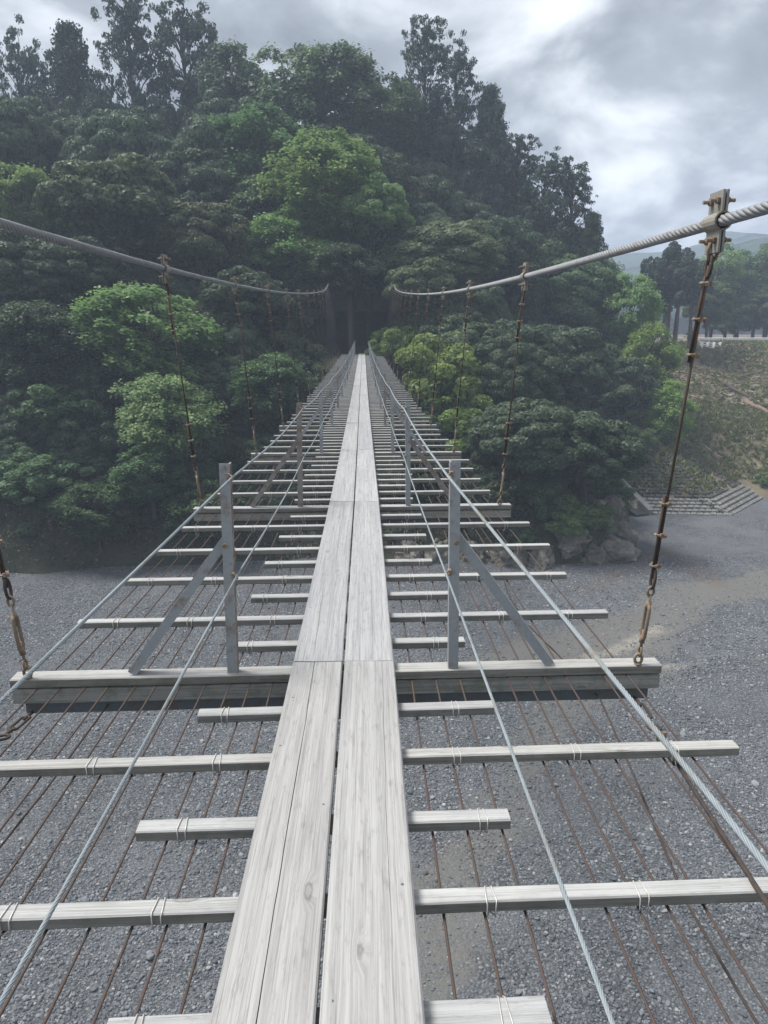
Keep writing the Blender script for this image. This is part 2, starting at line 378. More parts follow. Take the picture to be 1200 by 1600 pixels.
def rust_f(P): return np.clip(1.1 - seg_dist(P, RUST_A) / (1.5 + vnoise(P, 0.6, 2.0, 3)), 0, 1) * 0.8
PALE_B = px_poly([(975, 1042), (1080, 1036), (1210, 1030)])
def pale_f(P): return np.clip(1.1 - np.minimum(seg_dist(P, PALE_A), seg_dist(P, PALE_B) * 1.6) / (0.6 + 0.5 * vnoise(P, 0.9, 5.0, 3)), 0, 1)
def bed_h(P):
    d = np.hypot(P[:, 0], P[:, 1] - 30); k = np.clip(1 - (d - 60) / 40, 0, 1)
    h = vnoise(P, 0.16, 9.1, 3) * 0.22 * k
    st = px_poly([(1010, 1045), (1200, 1012)]); h += 0.22 * np.exp(-(seg_dist(P, st) / 0.5) ** 2)
    st = px_poly([(1090, 1012), (1230, 985)]); h += 0.18 * np.exp(-(seg_dist(P, st) / 0.5) ** 2)
    return h * k - 0.1 * k
m, t, b = new_mat('gravel')
pos = N(t, 'ShaderNodeNewGeometry').outputs['Position']
def vor(scale, rnd=1.0, feat='F1'):
    n = N(t, 'ShaderNodeTexVoronoi', feature=feat); n.inputs['Scale'].default_value = scale; n.inputs['Randomness'].default_value = rnd; t.links.new(pos, n.inputs['Vector']); return n
v1 = vor(13.5); v2 = vor(34.0)
def hashv(n):
    s = N(t, 'ShaderNodeSeparateColor'); t.links.new(n.outputs['Color'], s.inputs[0]); return s.outputs[0], s.outputs[1]
h1, h1b = hashv(v1); h2, h2b = hashv(v2)
big = NOISE(t, pos, 0.35, 5, 0.6)
gcol1 = RAMP(t, h1, [(0.0, (0.073, 0.078, 0.085)), (0.55, (0.125, 0.132, 0.142)), (0.90, (0.18, 0.188, 0.197)), (0.98, (0.26, 0.265, 0.27))])
gcol2 = RAMP(t, h2, [(0.0, (0.079, 0.084, 0.092)), (0.6, (0.125, 0.132, 0.142)), (0.93, (0.17, 0.178, 0.186)), (1.0, (0.27, 0.275, 0.275))])
edge = RAMP(t, v1.outputs['Distance'], [(0.30, 1.0), (0.62, 0.5)])
gcol1 = MIX(t, 1.0, gcol1, edge, 'MULTIPLY')
coarse = RAMP(t, big, [(0.40, 0.0), (0.60, 1.0)])
gcol = MIX(t, coarse, gcol2, gcol1)
gcol = MIX(t, MATH(t, 'MULTIPLY', RAMP(t, NOISE(t, pos, 0.12, 4), [(0.35, 0.0), (0.7, 1.0)]), 0.3), gcol, (0.078, 0.083, 0.09))
at_s = N(t, 'ShaderNodeAttribute', attribute_name='sand'); at_r = N(t, 'ShaderNodeAttribute', attribute_name='rust'); at_p = N(t, 'ShaderNodeAttribute', attribute_name='pale')
fine = NOISE(t, pos, 40.0, 3); mid = NOISE(t, pos, 2.2, 5, 0.65)
scol = MIX(t, fine, (0.10, 0.097, 0.09), (0.16, 0.153, 0.14))
sm = RAMP(t, MATH(t, 'ADD', at_s.outputs['Fac'], MATH(t, 'MULTIPLY', MATH(t, 'SUBTRACT', mid, 0.5), 0.9)), [(0.28, 0.0), (0.72, 0.85)])
gcol = MIX(t, sm, gcol, scol)
rm = RAMP(t, MATH(t, 'ADD', at_r.outputs['Fac'], MATH(t, 'MULTIPLY', MATH(t, 'SUBTRACT', mid, 0.5), 1.2)), [(0.3, 0.0), (0.8, 0.7)])
gcol = MIX(t, rm, gcol, (0.12, 0.09, 0.066))
pm = RAMP(t, MATH(t, 'ADD', at_p.outputs['Fac'], MATH(t, 'MULTIPLY', MATH(t, 'SUBTRACT', mid, 0.5), 1.4)), [(0.4, 0.0), (0.9, 0.8)])
gcol = MIX(t, pm, gcol, (0.25, 0.235, 0.20))
t.links.new(gcol, b.inputs['Base Color']); b.inputs['Roughness'].default_value = 0.9; b.inputs['Specular IOR Level'].default_value = 0.2
hh = MATH(t, 'SUBTRACT', MATH(t, 'MULTIPLY', h1b, 0.4), v1.outputs['Distance']); hh = MATH(t, 'MULTIPLY', hh, MATH(t, 'SUBTRACT', 1.0, sm))
hh = MATH(t, 'ADD', hh, MATH(t, 'MULTIPLY', v2.outputs['Distance'], -0.25))
bump(t, b, hh, 0.9, 0.05)
xs = np.concatenate([[-4000, -1500, -600, -250, -120, -70], np.arange(-46, 62, 0.6), [70, 120, 250, 600, 1500, 4000]])
ys = np.concatenate([[-4000, -1500, -500, -150, -50, -20, -8], np.arange(0, 62, 0.6), [70, 90, 140, 260, 600, 1500, 4000]])
bed = grid_mesh('riverbed', xs, ys, bed_h, 'gravel', {'sand': sand_f, 'rust': rust_f, 'pale': pale_f}); tag(bed, kind='structure')

# --- the wooded hill
hill = grid_mesh('hillside', np.arange(-120, 56, 1.0), np.arange(24, 150, 1.0), hill_h, 'forest_floor'); tag(hill, kind='structure')

# --- right bank: revetment foot, cleared slope, road level
BTOE = [(20.6, 50.2), (25.9, 49.7), (31.0, 55.2), (40, 53), (60, 48), (110, 40)]
def bank_s(P):
    """distance behind the toe line, positive on the land side"""
    P = np.asarray(P, float)[:, :2]; s = seg_dist(P, BTOE)
    poly = BTOE + [(110, 240), (12, 240), (16, 66), (20.6, 50.2)]
    return np.where(inside(P, poly), s, -s)
def bank_h(P):
    P = np.asarray(P, float)[:, :2]; s = bank_s(P)
    h = np.interp(s, [-8, 0, 8.5, 14, 36, 40, 60, 90], [-4, -0.25, 3.9, 5.2, 10.9, 11.1, 11.2, 12.0])
    return h + np.clip((s - 10) / 5, 0, 1) * np.clip((40 - s) / 4, 0, 1) * vnoise(P, 0.25, 3.3, 4) * 0.55
bank = grid_mesh('river_bank', np.concatenate([np.arange(17, 62, 0.7), np.arange(64, 130, 4)]), np.concatenate([np.arange(44, 104, 0.8), np.arange(106, 180, 5)]), bank_h, 'bank_soil'); tag(bank, kind='structure')

# --- far mountains
def mountain(name, y0, ridge, depth, seed):
    xs = np.linspace(ridge[0][0], ridge[-1][0], 110); us = np.linspace(0, 1, 26)
    rx = np.array([r[0] for r in ridge]); rz = np.array([r[1] for r in ridge])
    V = []
    for u in us:
        for x in xs:
            top = np.interp(x, rx, rz); z = top * (math.sin(u * math.pi / 2) ** 0.9)
            n = mnoise.noise(Vector((x * 0.012, u * 4, seed))) * 22 + mnoise.noise(Vector((x * 0.05, u * 14, seed + 3))) * 6 + mnoise.noise(Vector((x * 0.2, u * 60, seed + 5))) * 2.4
            V.append((x, y0 + u * depth + n * 2 * (u > 0.02), max(-2, z + n * u * 0.45)))
    # back slope down to the ground
    for x in xs: V.append((x, y0 + depth * 1.9, -2))
    nx = len(xs); i = np.arange(nx * (len(us) + 1)).reshape(len(us) + 1, nx)
    Fq = np.stack([i[:-1, :-1], i[:-1, 1:], i[1:, 1:], i[1:, :-1]], -1).reshape(-1, 4)
    o = link(name, mesh_np(name, V, Fq, 'mountain_wood', None, True), None); tag(o, kind='structure')
mountain('mountain', 215, [(-60, 22), (30, 32), (78, 36), (108, 33), (136, 37), (180, 52), (240, 62), (330, 52)], 110, 2.0)
mountain('mountain', 400, [(-100, 32), (88, 50), (148, 58), (206, 69), (250, 81), (320, 74), (450, 60)], 140, 8.0)

# ------------------------------------------------------------------ trees
def leaf_faces(P, Nn, size, asp, rng):
    n = len(P); Nn = Nn / (np.linalg.norm(Nn, axis=1, keepdims=True) + 1e-9)
    r = rng.normal(size=(n, 3)); tt = r - Nn * (r * Nn).sum(1, keepdims=True); tt /= np.linalg.norm(tt, axis=1, keepdims=True) + 1e-9
    bb = np.cross(Nn, tt); s = size[:, None]
    V = np.stack([P - tt * s * .5, P - bb * s * asp * .5 + Nn * s * .10, P + tt * s * .5 - Nn * s * 0.06, P + bb * s * asp * .5 + Nn * s * .10], 1).reshape(-1, 3)
    return V
def crown_mesh(name, parts, rng):
    V = np.concatenate(parts); F_ = np.arange(len(V)).reshape(-1, 4)
    pad = np.concatenate([np.full(len(p) // 4, rng.beta(1.6, 1.9)) for p in parts])
    lv = np.clip(.55 * pad + .62 * rng.beta(1.5, 2.0, len(F_)) - .08, 0, 1)
    return mesh_np(name, V, F_, None, lv)
def unit(a): return a / (np.linalg.norm(a, axis=-1, keepdims=True) + 1e-9)
def fib(n, zmin):
    k = np.arange(n) + .5; z = 1 - (1 - zmin) * k / n; ph = k * 2.399963; r = np.sqrt(1 - z * z)
    return np.stack([r * np.cos(ph), r * np.sin(ph), z], 1)
def branch_mesh(name, targets, rng, axis_top=0.55, rad=0.03, base=-0.75):
    mb = MB(); ax = [Vector((0, 0, base)), Vector((.03, .02, base * .4)), Vector((-.02, .02, axis_top * .5)), Vector((0, 0, axis_top))]
    mb.tube(ax, [rad * 1.6, rad * 1.4, rad, rad * .4], 6)
    for p in targets:
        p = Vector(p); z0 = max(base * .9, min(axis_top * .85, p.z - 0.25 - 0.35 * math.hypot(p.x, p.y))); a = Vector((0, 0, z0))
        q = a.lerp(p, .5) + Vector((rng.normal() * .05, rng.normal() * .05, .06))
        mb.tube([a, q, p], [rad * .7, rad * .45, rad * .15], 4, caps=False)
    me = bpy.data.meshes.new(name); me.from_pydata(mb.v, [], mb.f); me.update(); me.shade_smooth(); return me
def sp_dome(seed, npad=95, per=300, size=.080):
    rng = np.random.default_rng(seed); D = unit(fib(npad, -.45) + rng.normal(size=(npad, 3)) * .12)
    lump = 1 + .16 * np.sin(D[:, 0] * 4 + seed) * np.cos(D[:, 1] * 5 + seed * 2) ; out = []; cs = []
    for i in range(npad):
        c = D[i] * (.66 + .24 * rng.random()) * lump[i] * [1, 1, .92]; a = rng.uniform(.13, .29); n = int(per * (a / .23) ** 2); cs.append(c)
        u = unit(rng.normal(size=(n, 3)) + D[i] * .8 + [0, 0, .5]); P = c + u * a * [1.1, 1.1, .72] * (1 - .35 * rng.random((n, 1)) ** 2)
        out.append(leaf_faces(P, u + rng.normal(size=(n, 3)) * .45, size * rng.uniform(.6, 1.25, n), .62, rng))
    n = 2500; P = unit(rng.normal(size=(n, 3))) * (.25 + .42 * rng.random((n, 1))) * [1, 1, .85]
    out.append(leaf_faces(P, rng.normal(size=(n, 3)) + [0, 0, .5], size * 1.5 * np.ones(n), .7, rng))
    idx = rng.choice(npad, 18, replace=False)
    return crown_mesh('crown', out, rng), branch_mesh('branches', [cs[i] for i in idx], rng)
def sp_maple(seed, npad=96, per=330, size=.072):
    rng = np.random.default_rng(seed); out = []; cs = []
    for i in range(npad):
        z = rng.uniform(-.95, .92); env = math.sqrt(max(0, 1 - z * z)) * (1.05 if z < .2 else .95); ph = i * 2.4 + rng.normal() * .3; r = env * (.35 + .55 * math.sqrt(rng.random()))
        c = np.array([r * math.cos(ph), r * math.sin(ph), z]); a = rng.uniform(.12, .36) * (.75 if z > .6 else 1); n = int(per * (a / .28) ** 2); cs.append(c)
        u = rng.normal(size=(n, 3)); rho = np.sqrt(rng.random(n)); ang = rng.random(n) * 2 * math.pi; lob = 1 + .3 * np.sin(ang * 3 + i) + .15 * np.sin(ang * 7 + 2 * i)
        P = np.stack([rho * np.cos(ang) * lob, rho * np.sin(ang) * lob, rng.normal(size=n) * .24 - .28 * rho ** 2], 1) * a + c
        out.append(leaf_faces(P, np.stack([rho * np.cos(ang) * .5, rho * np.sin(ang) * .5, np.ones(n)], 1) + u * .42, size * rng.uniform(.6, 1.3, n), .68, rng))
    idx = rng.choice(npad, 22, replace=False)
    return crown_mesh('crown', out, rng), branch_mesh('branches', [cs[i] for i in idx], rng, .7, .028)
def sp_cedar(seed, nb=95, per=260, size=.072):
    rng = np.random.default_rng(seed); out = []; cs = []
    for i in range(nb):
        z = -1 + 2 * (i + rng.random()) / nb; env = .16 + .84 * ((1 - z) / 2) ** .62; env = min(env, .95) * rng.uniform(.5, 1.2); ph = i * 2.4 + rng.normal() * .25
        n = int(per * (.4 + .8 * env)); q = .12 + .88 * rng.random(n) ** .75; d = np.array([math.cos(ph), math.sin(ph)]); s = np.array([-d[1], d[0]])
        wdt = .26 * (1 - .55 * q) * rng.normal(size=n) * .55; P = np.zeros((n, 3)); P[:, :2] = (q * env)[:, None] * d + wdt[:, None] * s
        P[:, 2] = z + .12 * q * env - .30 * (q * env) ** 2 - .10 * np.abs(rng.normal(size=n)) * .6 + rng.normal(size=n) * .03
        cs.append((d[0] * env * .8, d[1] * env * .8, z - .05))
        out.append(leaf_faces(P, rng.normal(size=(n, 3)) + [d[0] * .6, d[1] * .6, .7], size * rng.uniform(.6, 1.3, n), .5, rng))
    idx = rng.choice(nb, 22, replace=False)
    return crown_mesh('crown', out, rng), branch_mesh('branches', [cs[i] for i in idx], rng, .95, .025, -1.0)
def sp_sparse(seed, nb=62, per=200, size=.062):
    rng = np.random.default_rng(seed); out = []; cs = []
    for i in range(nb):
        z = -.9 + 1.85 * (i + rng.random()) / nb; env = (.75 - .25 * z) * math.sqrt(max(.05, 1 - max(0, z - .1) ** 2)) * rng.uniform(.35, 1.1); ph = i * 2.4 + rng.normal() * .4
        c = np.array([env * math.cos(ph), env * math.sin(ph), z + .12 * rng.normal() * .5]); cs.append(c)
        for k in range(5):
            cc = c + rng.normal(size=3) * [.13, .13, .07]; a = rng.uniform(.05, .12); n = int(per * .42 * (a / .12) ** 2)
            u = unit(rng.normal(size=(n, 3)) + [0, 0, .4]); P = cc + u * a * [1.2, 1.2, .65] * rng.random((n, 1)) ** .4
            out.append(leaf_faces(P, u + rng.normal(size=(n, 3)) * .6, size * rng.uniform(.55, 1.2, n), .55, rng))
    return crown_mesh('crown', out, rng), branch_mesh('branches', cs, rng, .9, .026, -1.0)
def sp_bush(seed, npad=60, per=270, size=.09):
    rng = np.random.default_rng(seed); out = []; cs = []
    for i in range(npad):
        d = unit(rng.normal(size=3) + [0, 0, .35]); c = d * rng.uniform(.4, .98) * [1, 1, .85]; a = rng.uniform(.10, .27); n = int(per * (a / .22) ** 2); cs.append(c)
        u = unit(rng.normal(size=(n, 3)) + [0, 0, .5]); P = c + u * a * (1 - .4 * rng.random((n, 1)) ** 2) * [1, 1, .75]
        out.append(leaf_faces(P, u + rng.normal(size=(n, 3)) * .7 + [0, 0, .3], size * rng.uniform(.6, 1.3, n), .55, rng))
    n = 1200; P = unit(rng.normal(size=(n, 3))) * .6 * rng.random((n, 1)); out.append(leaf_faces(P, rng.normal(size=(n, 3)), size * 1.3 * np.ones(n), .6, rng))
    return crown_mesh('crown', out, rng), branch_mesh('branches', cs[:14], rng, .4, .022)
SPEC = {'dome': [sp_dome(s) for s in (11, 12, 13, 14)], 'maple': [sp_maple(s) for s in (21, 22, 23, 24)], 'cedar': [sp_cedar(s) for s in (31, 32)],
        'sparse': [sp_sparse(s) for s in (41, 42, 43)], 'bush': [sp_bush(s) for s in (51, 52, 53)]}
def trunk_unit(seed):
    rng = random.Random(seed); mb = MB(); n = 9
    pts = [(rng.uniform(-1, 1) * .6 * math.sin(i / n * math.pi) + math.sin(i * .9 + seed) * .35 * (i / n) * (1 - i / n) * 2, rng.uniform(-.5, .5) * math.sin(i / n * math.pi), i / n) for i in range(n + 1)]
    mb.tube(pts, [1.35, 1.05] + [1 - .5 * i / n for i in range(2, n + 1)], 9)
    me = bpy.data.meshes.new('trunk'); me.from_pydata(mb.v, [], mb.f); me.update(); me.shade_smooth(); return me
TRUNKS = [trunk_unit(s) for s in (1, 2, 3)]
_cnt = [0]
def set_mat(o, mat):
    if not o.data.materials: o.data.materials.append(M['leaf_dark'])
    o.material_slots[0].link = 'OBJECT'; o.material_slots[0].material = M[mat]
HC = {'dome': 2.1, 'maple': 2.2, 'cedar': 2.6, 'sparse': 3.0, 'bush': 0.75}
NAMES = {'dome': 'evergreen_oak', 'maple': 'maple_tree', 'cedar': 'cedar_tree', 'sparse': 'open_crowned_tree', 'bush': 'shrub'}
def place_tree(base, top_c, rad, ratio, sp, mat, label, cat='tree', group=None, bark='bark', tr=None, name=None):
    """base on the ground, crown centre straight above it"""
    i = _cnt[0]; _cnt[0] += 1
    cm, bm = SPEC[sp][i % len(SPEC[sp])]
    root = empty(name or NAMES[sp], base, label, cat, group)
    Lh = top_c[2] - base[2]
    vr = random.Random(i * 7 + 1); sx_, sy_ = rad * vr.uniform(.98, 1.25), rad * vr.uniform(.98, 1.25); tl = .28 if sp in ('dome', 'bush', 'maple') else .05
    cr = link('crown', cm, None, root, (0, 0, Lh)); cr.scale = (sx_, sy_, rad * ratio * vr.uniform(.95, 1.15)); cr.rotation_euler = (vr.uniform(-tl, tl), vr.uniform(-tl, tl), i * 2.1); set_mat(cr, mat)
    br = link('branches', bm, None, root, (0, 0, Lh)); br.scale = cr.scale; br.rotation_euler = cr.rotation_euler; set_mat(br, bark)
    r0 = tr or max(.06, min(.32, rad * .075))
    tk = link('trunk', TRUNKS[i % 3], None, root, (0, 0, -.5)); ts = 0.6 * rad * ratio if (sp != 'bush' or name) else 0
    tk.scale = (r0, r0, max(.4, Lh + .5 - ts)); set_mat(tk, bark)
    return root
def tree_px(px, py, r, ratio, sp, mat, label, D=None, cat='tree', group=None, hc=None, hfun=None, Dr=(36, 125), **kw):
    hfun = hfun or (lambda P: hill_h(P, False)); hc = hc or HC[sp]; rr = ray(px, py)
    if D is None:
        ds = np.arange(Dr[0], Dr[1], .5); Ps = CAM + rr[None, :] * (ds / rr[1])[:, None]; hs = hfun(Ps[:, :2])
        Rr = r * ds / F_PX; need = hs + hc * Rr * ratio; ok = (Ps[:, 2] <= need) & (hs > 0.05)
        D = ds[np.argmax(ok)] if ok.any() else 88.0
    c = CAM + rr * (D / rr[1]); rad = r * D / F_PX
    h = float(hfun(np.array([c[:2]]))[0]); base = (c[0], c[1], min(h, c[2] - .2 * rad * ratio))
    return place_tree(base, c, rad, ratio, sp, mat, label, cat, group, **kw)
G1 = 'trees on the wooded hill'
TREES = [  # px, py, radius, height ratio, kind, leaf, label, (distance)
 (38, 190, 55, 1.75, 'sparse', 'leaf_conifer', 'thin open-crowned tree at the far left end of the hilltop', 84),
 (112, 160, 52, 1.9, 'cedar', 'leaf_conifer', 'dark conifer on the hilltop, second from the left edge', 82),
 (205, 128, 56, 1.8, 'sparse', 'leaf_conifer', 'tall dark tree on the ridge just left of the see-through tree', 82),
 (292, 145, 66, 1.75, 'sparse', 'leaf_conifer', 'tallest see-through tree on the ridge with bare branches showing', 82),
 (160, 265, 62, 1.3, 'cedar', 'leaf_conifer', 'dark bushy conifer below the tall trees on the upper left', 76),
 (75, 275, 52, 1.3, 'cedar', 'leaf_conifer', 'slim conifer below the leftmost hilltop trees', 78),
 (250, 265, 46, 1.5, 'cedar', 'leaf_dark', 'narrow dark tree under the see-through ridge tree', 77),
 (372, 170, 62, 1.2, 'maple', 'leaf_dark', 'layered dark tree on the ridge right of the see-through tree', 80),
 (450, 165, 74, 1.1, 'maple', 'leaf_mid', 'broad layered green tree in the middle of the ridge line', 80),
 (530, 160, 60, 1.2, 'maple', 'leaf_mid', 'round-topped green tree on the ridge above the bridge', 80),
 (598, 195, 55, 1.25, 'maple', 'leaf_mid', 'green ridge tree just left of the twin spires', 80),
 (663, 132, 46, 1.6, 'sparse', 'leaf_conifer', 'left one of the two spire-like trees at the ridge centre', 82),
 (712, 165, 44, 1.75, 'sparse', 'leaf_conifer', 'right one of the two spire-like trees at the ridge centre', 80),
 (764, 235, 44, 1.8, 'cedar', 'leaf_conifer', 'dark conifer on the skyline right of the twin spires', 78),
 (806, 285, 40, 1.6, 'sparse', 'leaf_conifer', 'dark jagged tree halfway down the right skyline', 76),
 (850, 310, 42, 1.4, 'sparse', 'leaf_conifer', 'dark open tree on the right skyline above the cable clamp', 74),
 (893, 325, 42, 1.35, 'sparse', 'leaf_conifer', 'outermost dark tree on the right shoulder of the hill', 72),
 (925, 390, 30, 1.5, 'cedar', 'leaf_dark', 'small conifer at the right edge of the hill beside the sky', 70),
 (25, 320, 62, .85, 'maple', 'leaf_light', 'light green tree at the left edge below the ridge'),
 (190, 340, 96, .75, 'dome', 'leaf_olive', 'big olive dome-shaped tree above the left main cable'),
 (318, 300, 60, .9, 'dome', 'leaf_dark', 'dark round tree under the ridge, left of the layered maples'),
 (400, 255, 78, .8, 'maple', 'leaf_mid', 'wide layered maple below the ridge centre'),
 (510, 288, 72, .85, 'maple', 'leaf_light', 'bright light-green round crown high over the walkway', 60),
 (592, 255, 62, .8, 'maple', 'leaf_mid', 'layered maple below the ridge, left of the olive domes'),
 (322, 385, 64, .95, 'dome', 'leaf_olive', 'round tree just above the second left hanger clamp'),
 (412, 330, 55, .9, 'maple', 'leaf_mid', 'mid green maple between two light crowns above left cable'),
 (452, 380, 58, .85, 'maple', 'leaf_light', 'light green maple whose lowest boughs reach the left cable', 58),
 (578, 340, 58, .9, 'dome', 'leaf_light', 'light green crown right above the dark concrete tower', 58.5),
 (585, 400, 42, .7, 'maple', 'leaf_mid', 'small maple bough hanging over the tower top'),
 (660, 235, 60, .9, 'dome', 'leaf_dark', 'dark domed tree right under the twin spires'),
 (740, 275, 66, .8, 'dome', 'leaf_dark', 'dark domed tree at the right shoulder under the conifers'),
 (690, 315, 82, .68, 'dome', 'leaf_olive', 'olive dome-shaped tree right of the light crowns, upper one'),
 (775, 345, 66, .8, 'dome', 'leaf_olive', 'olive domed tree above the right main cable, rightward one'),
 (690, 405, 80, .75, 'dome', 'leaf_olive', 'olive domed tree behind the sagging right cable'),
 (790, 415, 72, .8, 'dome', 'leaf_dark', 'dark domed tree behind the second right hanger clamp'),
 (852, 395, 56, .9, 'dome', 'leaf_mid', 'mid green domed tree on the right shoulder'),
 (885, 465, 66, .9, 'dome', 'leaf_mid', 'grey-green domed tree at the right side, half way up'),
 (930, 445, 40, 1.1, 'maple', 'leaf_mid', 'feathery green tree at the right flank beside the far mountain'),
 (40, 425, 78, .8, 'dome', 'leaf_dark', 'dark round tree behind the left main cable at the frame edge'),
 (135, 430, 66, .85, 'dome', 'leaf_dark', 'dark round tree behind the left cable, second from the edge'),
 (390, 480, 66, .85, 'dome', 'leaf_dark', 'dark tree in shade left of the tower, behind the hangers'),
 (60, 530, 62, .9, 'maple', 'leaf_dark', 'shaded maple on the left slope half way down'),
 (238, 520, 84, .72, 'maple', 'leaf_light', 'light green layered maple reaching out on the left slope'),
 (262, 640, 66, .8, 'maple', 'leaf_light', 'light green lower maple hanging below its larger neighbour on left slope'),
 (235, 735, 58, .75, 'maple', 'leaf_mid', 'lowest maple drooping towards the gravel on the left'),
 (95, 650, 76, .85, 'bush', 'leaf_mid', 'broad leafy mid green tree on the lower left slope'),
 (60, 745, 66, .8, 'bush', 'leaf_mid', 'leafy tree low on the left bank beside the gravel'),
 (150, 795, 50, .75, 'maple', 'leaf_mid', 'small maple at the foot of the left bank'),
 (320, 790, 56, .8, 'maple', 'leaf_mid', 'shaded small maple behind the left handrail post'),
 (425, 605, 58, .8, 'maple', 'leaf_mid', 'layered maple next to the left deck edge'),
 (485, 600, 38, .9, 'bush', 'leaf_olive', 'small bush crowding the far left deck edge'),
 (622, 545, 44, .95, 'bush', 'leaf_yellow', 'bright yellow-green shrub nearest the far end of the deck'),
 (692, 592, 76, 1.0, 'bush', 'leaf_yellow', 'largest bright yellow-green tree right of the deck'),
 (728, 668, 58, .9, 'bush', 'leaf_yellow', 'lower bright yellow-green tree right of the deck'),
 (548, 418, 50, .6, 'maple', 'leaf_dark', 'dark maple bough drooping over the top of the concrete tower', 54),
 (655, 455, 48, .95, 'dome', 'leaf_olive', 'domed tree half covering the right side of the concrete tower', 53.5),
 (835, 495, 34, .6, 'maple', 'leaf_light', 'small light green spray of maple on the right slope'),
 (800, 560, 62, .9, 'dome', 'leaf_dark', 'dark tree on right slope behind the bright green trees'),
 (880, 575, 72, .85, 'dome', 'leaf_dark', 'dark domed tree in the middle of the right slope'),
 (962, 615, 58, .9, 'dome', 'leaf_dark', 'dark domed tree at the right edge beside light green foliage'),
 (822, 690, 70, .9, 'dome', 'leaf_dark', 'dark tree low on the right slope next to the deck'),
 (915, 705, 82, .8, 'dome', 'leaf_dark', 'large dark domed tree above the rocky point'),
 (770, 780, 52, .85, 'bush', 'leaf_dark', 'dark shrubby tree behind the right ends of the crossbeam'),
 (985, 480, 40, 1.25, 'maple', 'leaf_light', 'upper light green tree on the right flank', 66),
 (1000, 690, 34, .9, 'bush', 'leaf_light', 'light green bush at the top corner of the stone blocks', 58),
 (1042, 672, 24, .9, 'bush', 'leaf_light', 'small light green bush beside the grass slope', 61),
 (1015, 565, 44, 1.2, 'maple', 'leaf_yellow', 'middle light green tree on the right flank beside cleared slope', 63),
 (1042, 640, 42, 1.1, 'maple', 'leaf_yellow', 'lowest light green tree on the right flank above the stone blocks', 60),
]
for q in TREES:
    tree_px(*q[:7], D=(q[7] if len(q) > 7 else None), group=G1, hc=(1.25 if q[1] > 545 and q[4] == 'dome' else None))
for q in [(868, 800, 44, .8, 'olive bush hanging over rocks at the river point'), (925, 812, 40, .8, 'olive bush on top of the rocky point'),
          (845, 780, 46, .9, 'tallest olive bush beside the dark domed tree on the point'), (955, 775, 36, .8, 'olive bush above the concrete wing wall'), (885, 818, 40, .8, 'olive bush draped down the middle of the rock face'),
          (815, 842, 30, .8, 'low bush among rocks under the right tie ends'), (905, 850, 28, .7, 'lowest bush on the rock face by the gravel')]:
    tree_px(q[0], q[1], q[2], q[3], 'bush', 'leaf_light' if q[0] in (868, 925, 885) else 'leaf_mid', q[4].replace('olive', 'green'), cat='bush', group='bushes on the rocky point', hc=.55)

# unseparable dark mass of the wood between and behind the trees above
def gn_scatter(name, pts, scales, rots, src_objs=None, mat=None, label=None, cat=None, ico=None, idx=None):
    me = bpy.data.meshes.new(name); me.vertices.add(len(pts)); me.vertices.foreach_set('co', np.asarray(pts, np.float32).ravel())
    a = me.attributes.new('sc', 'FLOAT_VECTOR', 'POINT'); a.data.foreach_set('vector', np.asarray(scales, np.float32).ravel())
    a = me.attributes.new('ro', 'FLOAT_VECTOR', 'POINT'); a.data.foreach_set('vector', np.asarray(rots, np.float32).ravel())
    a = me.attributes.new('ix', 'INT', 'POINT'); a.data.foreach_set('value', np.asarray(idx if idx is not None else np.zeros(len(pts)), np.int32))
    o = bpy.data.objects.new(name, me); COL.objects.link(o)
    ng = bpy.data.node_groups.new(name, 'GeometryNodeTree')
    ng.interface.new_socket('Geometry', in_out='INPUT', socket_type='NodeSocketGeometry'); ng.interface.new_socket('Geometry', in_out='OUTPUT', socket_type='NodeSocketGeometry')
    gi = ng.nodes.new('NodeGroupInput'); go = ng.nodes.new('NodeGroupOutput'); ip = ng.nodes.new('GeometryNodeInstanceOnPoints')
    ng.links.new(gi.outputs[0], ip.inputs['Points'])
    def named(n, ty):
        k = ng.nodes.new('GeometryNodeInputNamedAttribute'); k.data_type = ty; k.inputs['Name'].default_value = n; return k.outputs['Attribute']
    ng.links.new(named('sc', 'FLOAT_VECTOR'), ip.inputs['Scale']); ng.links.new(named('ro', 'FLOAT_VECTOR'), ip.inputs['Rotation'])
    gt = ng.nodes.new('GeometryNodeGeometryToInstance')
    for s in reversed(src_objs):
        oi = ng.nodes.new('GeometryNodeObjectInfo'); oi.inputs['Object'].default_value = s; ng.links.new(oi.outputs['Geometry'], gt.inputs[0])
    ng.links.new(gt.outputs[0], ip.inputs['Instance']); ip.inputs['Pick Instance'].default_value = True
    ng.links.new(named('ix', 'INT'), ip.inputs['Instance Index'])
    ng.links.new(ip.outputs[0], go.inputs[0])
    md = o.modifiers.new('scatter', 'NODES'); md.node_group = ng
    tag(o, label, cat, kind='stuff'); return o
rng = np.random.default_rng(5)
fill_src = []
for i, (sp, k) in enumerate((('dome', 0), ('dome', 2), ('bush', 1))):
    me = SPEC[sp][k][0].copy(); me.materials.clear(); me.materials.append(M['leaf_dark']); fill_src.append(bpy.data.objects.new('fill_crown', me))
pts = []; sc = []
gx, gy = np.meshgrid(np.arange(-60, 46, 2.9), np.arange(39, 112, 2.9)); C = np.stack([gx.ravel(), gy.ravel()], 1) + rng.uniform(-1.2, 1.2, (gx.size, 2))
C = C[inside(C, HPOLY)]; ss = seg_dist(C, TOE); hh_ = hill_h(C)
